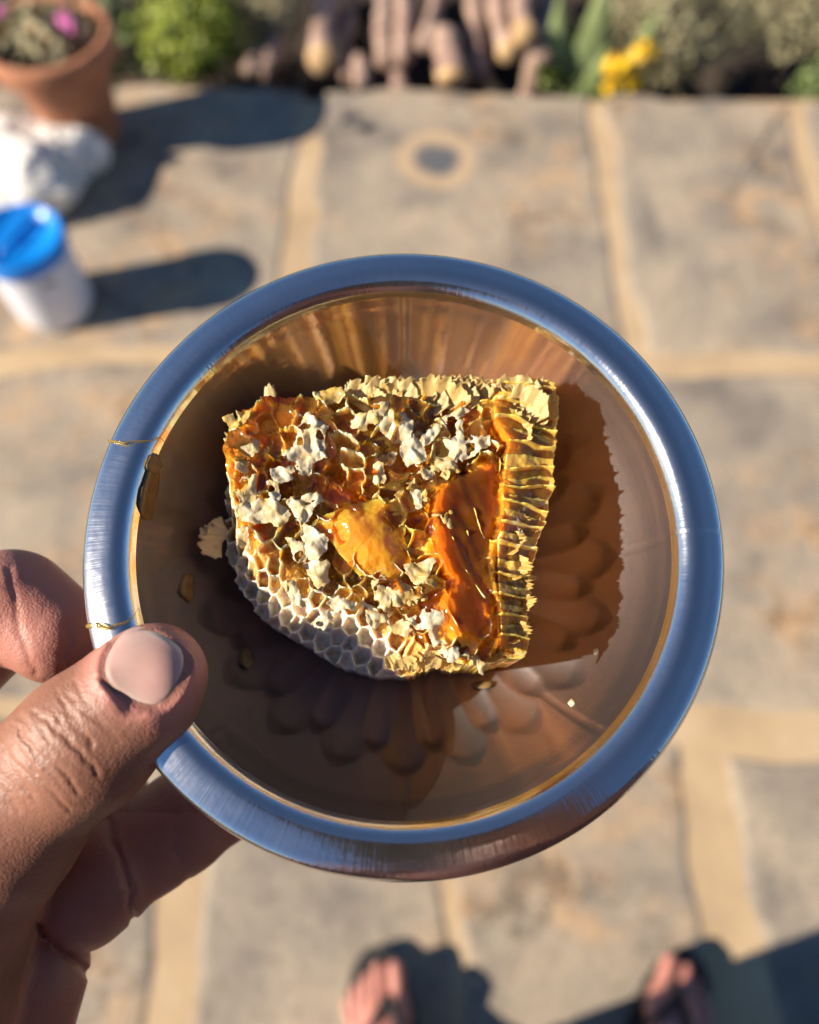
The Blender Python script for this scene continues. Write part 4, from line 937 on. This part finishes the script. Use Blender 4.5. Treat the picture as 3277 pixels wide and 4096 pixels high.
# --- the left hand, in camera space (right, up, depth), metres
def cs(px, py, d): return np.array([(px - CX) / FPX * d, -(py - CY) / FPX * d, d])
def rp(r, d): return r / FPX * d
VOX = .00126
lo = cs(-420, 4420, .205); lo[2] = .128; hi = cs(1080, 2100, .21); hi[2] = .235; lo[0] -= .004
HG = grid3(lo, hi, VOX)
zz = 1.22
def hand_sdf(G):
    # thumb
    d0 = .157
    th = cone(G, cs(628, 2690, d0), cs(560, 2770, d0), rp(196, d0), rp(228, d0), (1, 1, zz))
    th = smin(th, cone(G, cs(560, 2770, d0), cs(345, 2965, d0 + .001), rp(232, d0), rp(262, d0), (1, 1, zz)), .004)
    th = smin(th, cone(G, cs(345, 2965, d0 + .001), cs(-60, 3330, .166), rp(262, d0), rp(318, .166), (1, 1, zz)), .006)
    th = smin(th, cone(G, cs(-60, 3330, .166), cs(-400, 3760, .170), rp(318, .166), rp(450, .170), (1, 1, 1.1)), .01)
    th = smin(th, cone(G, cs(-400, 3760, .170), cs(-440, 4250, .172), rp(470, .17), rp(500, .172)), .01)
    px_ = CX + FPX * G[0] / G[2]; py_ = CY - FPX * G[1] / G[2]
    zc = .1488 + (px_ - 583) / 150 * .0007 + (py_ - 2668) / 150 * .0003 - G[2]
    near = ((px_ - 583) ** 2 + (py_ - 2668) ** 2) < 190.0 ** 2
    th = np.where(near, -smin(-th, -zc, .0012), th)
    # palm
    pm = cone(G, cs(-420, 3300, .205), cs(-480, 4100, .200), .030, .034)
    # index finger curled against the outside of the bowl
    ix = cone(G, cs(-420, 2900, .200), cs(20, 2420, .186), .0125, .0128)
    ix2 = cone(G, cs(60, 2415, .187), cs(215, 2530, .186), .0128, .0118)
    ix3 = cone(G, cs(330, 2560, .1885), cs(400, 2640, .1885), .0088, .0085)
    ixa = smin(smin(ix, ix2, .0012), ix3, .0012)
    # lower fingers seen from the palm side, folded under the bowl
    f1 = cone(G, cs(560, 3395, .196), cs(720, 3300, .200), rp(205, .196), rp(200, .2))
    f1 = smin(f1, cone(G, cs(760, 3260, .201), cs(1010, 3130, .209), rp(195, .2), rp(165, .21)), .0015)
    f2 = cone(G, cs(330, 3560, .1895), cs(420, 3490, .191), rp(228, .19), rp(222, .19))
    f3 = cone(G, cs(110, 3890, .186), cs(-60, 4300, .186), rp(238, .186), rp(290, .186))
    fk = cone(G, cs(-330, 3350, .21), cs(420, 3150, .213), .0125, .011)      # finger behind
    fl = smin(smin(f1, f2, .0011), f3, .0011)
    fl = smin(fl, fk, .003)
    d = smin(smin(pm, fl, .006), ixa, .003)
    d = smin(d, th, .0016)
    d = smin(d, cone(G, cs(-300, 3500, .193), cs(-120, 3950, .188), .019, .019), .006)
    return d
S = hand_sdf(HG)
def upsample(A, k):
    for ax in range(3):
        n = A.shape[ax]; p = np.arange((n - 1) * k + 1) / k; i0 = np.minimum(p.astype(int), n - 2); f = (p - i0).astype(np.float32)
        sh = [1, 1, 1]; sh[ax] = -1; f = f.reshape(sh)
        A = np.take(A, i0, ax) * (1 - f) + np.take(A, i0 + 1, ax) * f
    return A
def blur3(A):
    for ax in range(3):
        B = A.copy(); sl = [slice(None)] * 3; a = list(sl); b = list(sl); c = list(sl)
        a[ax] = slice(0, -2); b[ax] = slice(1, -1); c[ax] = slice(2, None)
        B[tuple(b)] = .25 * A[tuple(a)] + .5 * A[tuple(b)] + .25 * A[tuple(c)]; A = B
    return A
SF = blur3(blur3(blur3(upsample(S.astype(np.float32), 3)))); VOX = VOX / 3
BAND = np.nonzero(np.abs(SF) < .0026)
S = SF[BAND]
HG = [(lo[a] + BAND[a] * VOX).astype(np.float32) for a in range(3)]
PXg = CX + FPX * HG[0] / HG[2]; PYg = CY - FPX * HG[1] / HG[2]
# nail frame in picture space
nc = np.array([583.0, 2668.0]); na = np.array([.50, -.866]); nb = np.array([.866, .50])
def nail_uv(px, py):
    dx = px - nc[0]; dy = py - nc[1]
    return (dx * na[0] + dy * na[1]) / 143.0, (dx * nb[0] + dy * nb[1]) / 156.0
def nail_f(u, v):                              # <1 inside the nail outline
    return (np.abs(v) ** 2.8 + np.abs(np.where(u < 0, u * (1.0), u * .98)) ** 2.6) ** (1 / 2.7)
front = HG[2] < .1535
u_, v_ = nail_uv(PXg, PYg); nf = nail_f(u_, v_)
fold = np.exp(-((nf - 1.07) / .07) ** 2)
S = S + np.where(front, .00018 * fold - .00050 * np.exp(-((nf - 1.20) / .12) ** 2) + .00025 * (nf < 1.0), 0)
WPX = PXg + 26 * vn(PXg / 55, PYg / 55, 7) + 12 * vn(PXg / 18, PYg / 18, 9); WPY = PYg + 26 * vn(PXg / 55, PYg / 55, 17) + 12 * vn(PXg / 18, PYg / 18, 19)
def groove(pl, depth, wpx, lip=.22):
    pl = np.asarray(pl, float); m_ = 5 * wpx + 30
    sel = np.nonzero((PXg > pl[:, 0].min() - m_) & (PXg < pl[:, 0].max() + m_) & (PYg > pl[:, 1].min() - m_) & (PYg < pl[:, 1].max() + m_))[0]
    wx_, wy_ = WPX[sel], WPY[sel]
    dmin = np.full(len(sel), 1e9, np.float32)
    for a, b in zip(pl[:-1], pl[1:]):
        e = b - a; t = np.clip(((wx_ - a[0]) * e[0] + (wy_ - a[1]) * e[1]) / (e @ e), 0, 1)
        dmin = np.minimum(dmin, np.hypot(wx_ - a[0] - t * e[0], wy_ - a[1] - t * e[1]))
    g = np.zeros_like(S); g[sel] = depth * (np.exp(-(dmin / wpx) ** 2) - lip * np.exp(-((dmin - 2.1 * wpx) / (1.3 * wpx)) ** 2))
    return g
fr2 = (HG[2] < .160)
rgw = random.Random(5)
WR_ = [([(150, 2850), (215, 2900), (300, 2985), (400, 3095)],   .00034, 10), ([(85, 2930), (150, 3000), (240, 3075), (320, 3160)], .00036, 10), ([(20, 2990), (90, 3080), (180, 3150), (270, 3230)], .00026, 9),
       ([(395, 2705), (440, 2770), (540, 2845), (570, 2860)], .00030, 9)]
for k in range(34):                              # fine skin folds over the knuckle
    t = k / 33; c = np.array([380 - 520 * t, 2840 + 400 * t]) + [rgw.uniform(-25, 25), rgw.uniform(-25, 25)]
    a = .80 + rgw.uniform(-.22, .22); d_ = np.array([math.cos(a), math.sin(a)]); L_ = rgw.uniform(40, 150); nrm_ = np.array([-d_[1], d_[0]]); b_ = rgw.uniform(-14, 14)
    WR_.append(([tuple(c - d_ * L_), tuple(c + nrm_ * b_), tuple(c + d_ * L_)], rgw.uniform(.00007, .00019), rgw.uniform(8, 11)))
for pl, dp, wp in WR_:
    S = S + np.where(fr2, groove(pl, dp, wp), 0)
for pl, dp, wp in [([(45, 2280), (60, 2400), (90, 2540), (140, 2680)], .0003, 16), ([(270, 2500), (258, 2600), (262, 2700)], .0006, 16)]:
    S = S + np.where(HG[2] > .168, groove(pl, dp, wp, 0.0), 0)
for pl, dp, wp in [([(430, 3270), (470, 3420), (520, 3560), (535, 3720)], .0009, 13), ([(80, 3590), (170, 3720), (290, 3840), (385, 3930)], .0009, 14), ([(690, 3260), (700, 3400), (745, 3520)], .0003, 22)]:
    S = S + np.where(HG[2] > .168, groove(pl, dp, wp, 0.0), 0)
S = S + (.00022 * vn3(HG[0] / .006, HG[1] / .006, HG[2] / .006, 3)).astype(np.float32)
SF[BAND] = S
hv, hq = vdb_mesh(SF, lo, VOX)
hpx = CX + FPX * hv[:, 0] / hv[:, 2]; hpy = CY - FPX * hv[:, 1] / hv[:, 2]
def to_world(c): return CAM + c[:, 0:1] * R_ + c[:, 1:2] * U_ + c[:, 2:3] * F_
hand_w = to_world(hv)
nfv = nail_f(*nail_uv(hpx, hpy))
pink_h = np.clip(.85 * np.exp(-((nfv - 1.25) / .35) ** 2) * (hv[:, 2] < .16) + .95 * sstep(2900, 2500, hpy) * (hv[:, 2] > .165) + .35 * (hpy > 3250) * (hv[:, 2] > .17), 0, 1)
# nail plate
rr_, aa_ = np.meshgrid(np.linspace(0.001, 1, 26), np.linspace(0, 2 * np.pi, 72, endpoint=False), indexing='ij')
u0, v0 = np.cos(aa_), np.sin(aa_); k_ = rr_ / nail_f(u0, v0); ue, ve = u0 * k_ * .995, v0 * k_ * .995
npx = nc[0] + ue * 143 * na[0] + ve * 156 * nb[0]; npy = nc[1] + ue * 143 * na[1] + ve * 156 * nb[1]
deps = np.linspace(.134, .162, 170)
dd = np.stack([(npx[..., None] - CX) / FPX * deps, -(npy[..., None] - CY) / FPX * deps, np.broadcast_to(deps, npx.shape + (170,))])
sv = hand_sdf(dd); first = np.argmax(sv < 0, -1); dsurf = deps[first]
A_ = np.stack([np.ones_like(ue), ue, ve, ue ** 2, ve ** 2, ue * ve, ue ** 3, ve ** 2 * ue, ve ** 4, ue ** 4], -1).reshape(-1, 10)
dsurf = (A_ @ np.linalg.lstsq(A_, dsurf.ravel(), rcond=None)[0]).reshape(ue.shape)
ne = nail_f(ue, ve)
ndep = dsurf - .00006 + .00028 * sstep(.86, 1.0, ne) - .00012 * sstep(.7, 1.0, ue)
nv_c = np.stack([(npx - CX) / FPX * ndep, -(npy - CY) / FPX * ndep, ndep], -1).reshape(-1, 3)
i, j = np.meshgrid(np.arange(25), np.arange(72), indexing='ij')
nq = np.stack([i * 72 + j, (i + 1) * 72 + j, (i + 1) * 72 + (j + 1) % 72, i * 72 + (j + 1) % 72], -1).reshape(-1, 4)[:, ::-1]
nail_w = to_world(nv_c)

# --- rest of the body, coarse, in world space
PXC, PYC = .18, -.30
VB = .0085
blo = (-.32, -.62, .03); bhi = (.66, .14, 1.76)
BG = grid3(blo, bhi, VB)
wrist = to_world(cs(-480, 4000, .198)[None])[0]
wrist2 = to_world(cs(-420, 3700, .2)[None])[0]
elbL = np.array([-.15, -.30, 1.09]); shL = np.array([PXC - .19, PYC - .01, 1.40])
shR = np.array([PXC + .19, PYC - .01, 1.40]); elbR = np.array([.43, -.24, 1.13])
phc = CAM - U_ * .055 - F_ * .0075
hR = phc + R_ * .048 - F_ * .012; wrR = hR + np.array([.06, -.06, -.045])
def torso(G, g=0.0):
    d = cone(G, (PXC, PYC, .98), (PXC, PYC, 1.16), .135 + g, .140 + g, (.82, 1.12, 1))
    d = smin(d, cone(G, (PXC - .07, PYC, 1.30), (PXC + .07, PYC, 1.30), .125 + g, .125 + g, (1, 1.12, 1)), .08)
    return smin(d, cone(G, shL, shR, .062 + g, .062 + g), .05)
def legs(G, g=0.0):
    d = None
    for sx, kx, fx in ((-.09, -.115, -.15), (.09, .115, .145)):
        l = smin(cone(G, (PXC + sx, PYC, .93), (PXC + kx, PYC + .03, .50), .092 + g, .062 + g), cone(G, (PXC + kx, PYC + .03, .50), (PXC + fx, PYC + .0, .10), .062 + g, .042 + g), .02)
        d = l if d is None else np.minimum(d, l)
    return d
HD = np.array([.13, -.30, 1.585])
def body_sdf(G):
    d = smin(torso(G), legs(G), .05)
    d = smin(d, cone(G, (PXC, PYC, 1.42), HD + [0, -.01, -.06], .056, .052), .03)
    d = smin(d, smin(cone(G, shL, elbL, .052, .042), cone(G, elbL, wrist, .043, .029), .02), .02)
    d = smin(d, cone(G, wrist, wrist2, .029, .03), .015)
    d = smin(d, smin(cone(G, shR, elbR, .052, .042), cone(G, elbR, wrR, .043, .028), .02), .02)
    return d
bv, bq = vdb_mesh(body_sdf(BG), blo, VB)
VH = .0028; hlo = HD + [-.125, -.15, -.16]; HG_ = grid3(hlo, HD + [.125, .14, .17], VH)
hd = smin(cone(HG_, HD + [0, -.015, .03], HD + [0, -.01, .05], .092, .09, (1.12, 1, 1)), cone(HG_, HD + [0, .038, -.062], HD + [0, .032, 0], .047, .068), .03)
hd = smin(hd, cone(HG_, HD + [0, .098, -.018], HD + [0, .084, .026], .013, .008), .010)
hd = smin(hd, cone(HG_, HD + [-.034, .080, .030], HD + [.034, .080, .030], .010, .010), .014)
for s_ in (-1, 1):
    hd = smin(hd, cone(HG_, HD + [s_ * .084, -.01, -.022], HD + [s_ * .088, -.016, .028], .011, .015, (2.2, 1, 1)), .006)
    hd = smin(hd, cone(HG_, HD + [0, .096, -.022], HD + [s_ * .014, .088, -.024], .007, .006), .006)
    e_ = cone(HG_, HD + [s_ * .032, .094, .012], HD + [s_ * .034, .094, .012], .016, .016); hd = -smin(-hd, e_, .008)
for z_ in (-.048, -.060):
    hd = smin(hd, cone(HG_, HD + [-.018, .082, z_], HD + [.018, .082, z_], .0065, .0065), .005)
hd = smin(hd, cone(HG_, HD + [0, -.012, -.05], HD + [0, -.03, -.16], .054, .056), .03)
hdv, hdq = vdb_mesh(hd, hlo, VH)
def ball(c, r, n=18, m=12):
    a_ = np.linspace(0, 2 * np.pi, n, endpoint=False); b_ = np.linspace(.05, np.pi - .05, m); A_, B_ = np.meshgrid(a_, b_, indexing='ij')
    v_ = np.asarray(c) + r * np.stack([np.sin(B_) * np.cos(A_), np.sin(B_) * np.sin(A_), np.cos(B_)], -1).reshape(-1, 3)
    i_, j_ = np.meshgrid(np.arange(n), np.arange(m - 1), indexing='ij')
    return v_, np.stack([i_ * m + j_, i_ * m + j_ + 1, ((i_ + 1) % n) * m + j_ + 1, ((i_ + 1) % n) * m + j_], -1).reshape(-1, 4)
eyes = [ball(HD + [s_ * .032, .071, .012], .0125) for s_ in (-1, 1)]; iris = [ball(HD + [s_ * .032 - .001, .0795, .008], .0052) for s_ in (-1, 1)]
# right hand behind the phone
VR = .0022
rlo = hR - .09; rhi = hR + .09
RG = grid3(rlo, rhi, VR)
d = cone(RG, wrR, hR, .027, .026)
d = smin(d, cone(RG, hR + U_ * .03, hR - U_ * .03, .016, .016), .02)
for k in range(4):
    base = hR + U_ * (.03 - .021 * k); mid = base + F_ * .022 + R_ * -.002; tip = mid - R_ * (.030 - .003 * k) + F_ * -.001
    d = smin(d, smin(cone(RG, base, mid, .0095, .009), cone(RG, mid, tip, .009, .0078), .004), .004)
tb = hR + U_ * .02 - F_ * .012
d = smin(d, smin(cone(RG, hR - F_ * .01, tb - R_ * .02 + U_ * .02, .013, .011), cone(RG, tb - R_ * .02 + U_ * .02, tb - R_ * .04 + U_ * .035, .011, .009), .004), .006)
rv, rq = vdb_mesh(d, rlo, VR)
# feet
def foot(big, ang, side):
    """big: big-toe tip on the ground; ang: heading (0 = +y, + = towards +x); side -1 left foot, +1 right foot"""
    h = np.array([math.sin(ang), math.cos(ang), 0]); lat = np.array([math.cos(ang), -math.sin(ang), 0]) * side   # lat points to the little toe
    up = np.array([0, 0, 1.0]); o = np.array([big[0], big[1], .030])
    lo_ = np.minimum(o, o - h * .28 + lat * .0) - .11; hi_ = np.maximum(o, o - h * .28) + .11; lo_[2] = .0; hi_[2] = .20
    G = grid3(lo_, hi_, .0024)
    d = None
    for k, (b, l, r) in enumerate([(0, .0, .0125), (.026, .004, .0085), (.044, -.008, .0082), (.060, -.020, .0078), (.074, -.034, .0078)]):
        tip = o + lat * b + h * (l - .012) + up * (.012 if k == 0 else .009); base = o + lat * (b * .92) + h * (-.055 - .010 * k) + up * .017
        c = smin(cone(G, tip, tip - h * .014 + up * .002, r, r * .95), cone(G, tip - h * .014 + up * .002, base, r * .9, r * 1.1), .004)
        d = c if d is None else smin(d, c, .0025)
    ball = o - h * .075 + up * .022
    d = smin(d, cone(G, ball + lat * .006, ball + lat * .055 - h * .02, .022, .018), .014)
    d = smin(d, cone(G, ball + lat * .025, o - h * .16 + lat * .028 + up * .055, .026, .034), .02)
    d = smin(d, cone(G, o - h * .235 + lat * .03 + up * .022, o - h * .16 + lat * .03 + up * .055, .030, .034), .02)
    d = smin(d, cone(G, o - h * .20 + lat * .03 + up * .06, o - h * .20 + lat * .03 + up * .16, .036, .040), .02)
    v, q = vdb_mesh(d, lo_, .0024)
    return v, q, o, h, lat
bigL = gnd(1580, 3830); bigR = gnd(2660, 3808)
fl = foot(bigL, -.12, -1); frr = foot(bigR, .52, 1)
allv = [hand_w, bv, rv, hdv, fl[0], frr[0]]; allq = [hq, bq, rq, hdq, fl[1], frr[1]]
off = 0; Vs = []; Qs = []
for v_, q_ in zip(allv, allq):
    Vs.append(v_); Qs.append(q_ + off); off += len(v_)
nbody = sum(len(q) for q in Qs)
n_eye = sum(len(q) for _, q in eyes); n_iris = sum(len(q) for _, q in iris)
for v_, q_ in eyes + iris:
    Vs.append(v_); Qs.append(q_ + off); off += len(v_)
Vs.append(nail_w); Qs.append(nq + off)
person = tag(empty('person', (PXC, PYC, 0)), 'person standing in black flip-flops, left thumb pressed on the bowl rim', 'person')
def pchild(o): o.parent = person; o.matrix_parent_inverse = Matrix.Translation((-PXC, -PYC, 0)); return o
body = pchild(link('body', np.concatenate(Vs), np.concatenate(Qs), SKIN, mats=[SKIN, NAIL, noisy('eye_white', [(.4, (.7, .68, .64)), (.6, (.75, .73, .7))], 20, 2, .2), noisy('iris', [(.4, (.02, .012, .008)), (.6, (.03, .02, .012))], 20, 2, .15)]))
mi = np.zeros(len(body.data.polygons), np.int32); mi[nbody:nbody + n_eye] = 2; mi[nbody + n_eye:nbody + n_eye + n_iris] = 3; mi[nbody + n_eye + n_iris:] = 1
body.data.polygons.foreach_set('material_index', mi)
pk = np.zeros(off + len(nail_w)); pk[:len(hand_w)] = pink_h; pk[len(hand_w) + len(bv) + len(rv) + len(hdv):] = 1.0
set_attr(body, 'pink', pk)
tipv = np.zeros(len(pk)); tipv[-len(nail_w):] = (sstep(.80, .93, ue + .03 * vn(ve * 6, ue * 6, 3)) * .8 + .25 * sstep(-.55, -.9, ue)).ravel(); set_attr(body, 'tip', tipv)
body['label'] = 'bare skin of the person, the left thumb pressing on the rim'
SHIRT = noisy('shirt_cloth', [(.3, (.13, .045, .034)), (.7, (.18, .062, .046))], 9, 5, .9, .3, 300)
TROUS = noisy('trouser_cloth', [(.3, (.012, .012, .015)), (.7, (.022, .022, .026))], 9, 5, .9, .3, 300)
HAIRM = noisy('hair', [(.3, (.008, .006, .005)), (.7, (.02, .015, .012))], 60, 5, .6, .5, 300)
SOLE = noisy('foam_rubber', [(.3, (.012, .012, .013)), (.7, (.028, .027, .028))], 60, 5, .75, .3, 300)
sd = torso(BG, .016); elbm = shL + (elbL - shL) * .62; sd = smin(sd, cone(BG, shL, elbm, .066, .062), .03); sd = smin(sd, cone(BG, shR, shR + (elbR - shR) * .62, .066, .062), .03)
sd = np.maximum(sd, .93 - BG[2]); sd = np.maximum(sd, -cone(BG, (PXC, PYC, 1.43), (PXC, PYC + .01, 1.6), .07, .08))
v, q = vdb_mesh(sd, blo, VB); pchild(link('shirt', v, q, SHIRT))
sd = np.maximum(smin(legs(BG, .034), torso(BG, -.004), .03), BG[2] - .98); sd = np.maximum(sd, .10 - BG[2])
v, q = vdb_mesh(sd, blo, VB); pchild(link('trousers', v, q, TROUS))
sd = cone(BG, HD + [0, -.025, .04], HD + [0, -.02, .06], .101, .098, (1.08, 1, 1)); sd = np.maximum(sd, BG[1] - (HD[1] + .045 + .3 * np.maximum(BG[2] - HD[2] - .08, 0))); sd = np.maximum(sd, HD[2] - .03 - BG[2])
v, q = vdb_mesh(sd, blo, VB); pchild(link('hair', v, q, HAIRM))
for (vv, qq, o, h, lat) in (fl, frr):
    # flip-flop: foam sole and a Y strap
    out = []
    for s in np.linspace(0, 1, 40, endpoint=False):
        a = 2 * math.pi * s; y = math.cos(a); x = math.sin(a)
        wd = (.050 + .006 * y) * x
        p = o - h * .118 + lat * (.030 + wd * (1 + .06 * y)) + h * (.138 * y); out.append((p[0], p[1]))
    V = [(x, y, .013) for x, y in out] + [(x, y, .030) for x, y in out]
    n = 40; F = [tuple(range(n))[::-1], tuple(range(n, 2 * n))] + [(i, (i + 1) % n, (i + 1) % n + n, i + n) for i in range(n)]
    sl_ = pchild(link('flip_flop', V, F, SOLE, smooth=False))
    up = np.array([0, 0, 1.0]); thong = o + lat * .014 - h * .042
    for s in (-.008, .072):
        e = o - h * .115 + lat * s * 1.05; tt = np.linspace(0, 1, 9)[:, None]
        arc = thong + (e - thong) * tt + up * (.020 + .034 * np.sin(np.pi * (.25 + .75 * tt)))
        stp = tube('strap', arc, .0055, SOLE, None, 8); pchild(stp); stp.parent = sl_; stp.matrix_parent_inverse = sl_.matrix_world.inverted() @ Matrix()
        stp.matrix_parent_inverse = Matrix()
# phone in the right hand, lens at the camera position
PHM = noisy('phone_glass', [(.4, (.015, .015, .017)), (.6, (.02, .02, .022))], 5, 2, .15)
ph = tag(empty('phone'), 'dark phone held by the person to take the picture', 'phone')
Mph = Matrix(((R_[0], U_[0], F_[0], phc[0]), (R_[1], U_[1], F_[1], phc[1]), (R_[2], U_[2], F_[2], phc[2]), (0, 0, 0, 1)))
ph.matrix_world = Mph
def rbox(name, hx, hy, hz, r, mat, parent, loc=(0, 0, 0)):
    pts = []
    for (sx, sy, a0) in ((1, 1, 0), (-1, 1, 90), (-1, -1, 180), (1, -1, 270)):
        for a in range(0, 91, 15):
            t = math.radians(a0 + a); pts.append((sx * (hx - r) + r * math.cos(t), sy * (hy - r) + r * math.sin(t)))
    n = len(pts); V = [(x * .985, y * .985, -hz) for x, y in pts] + [(x, y, -hz * .6) for x, y in pts] + [(x, y, hz * .6) for x, y in pts] + [(x * .985, y * .985, hz) for x, y in pts]
    F = [tuple(range(n))[::-1], tuple(range(3 * n, 4 * n))]
    for k in range(3): F += [(k * n + i, k * n + (i + 1) % n, (k + 1) * n + (i + 1) % n, (k + 1) * n + i) for i in range(n)]
    o = link(name, V, F, mat, parent, smooth=False); o.location = loc; return o
rbox('phone_case', .037, .078, .0045, .009, PHM, ph)
rbox('camera_bar', .036, .010, .0012, .006, PHM, ph, (0, .042, .0055))
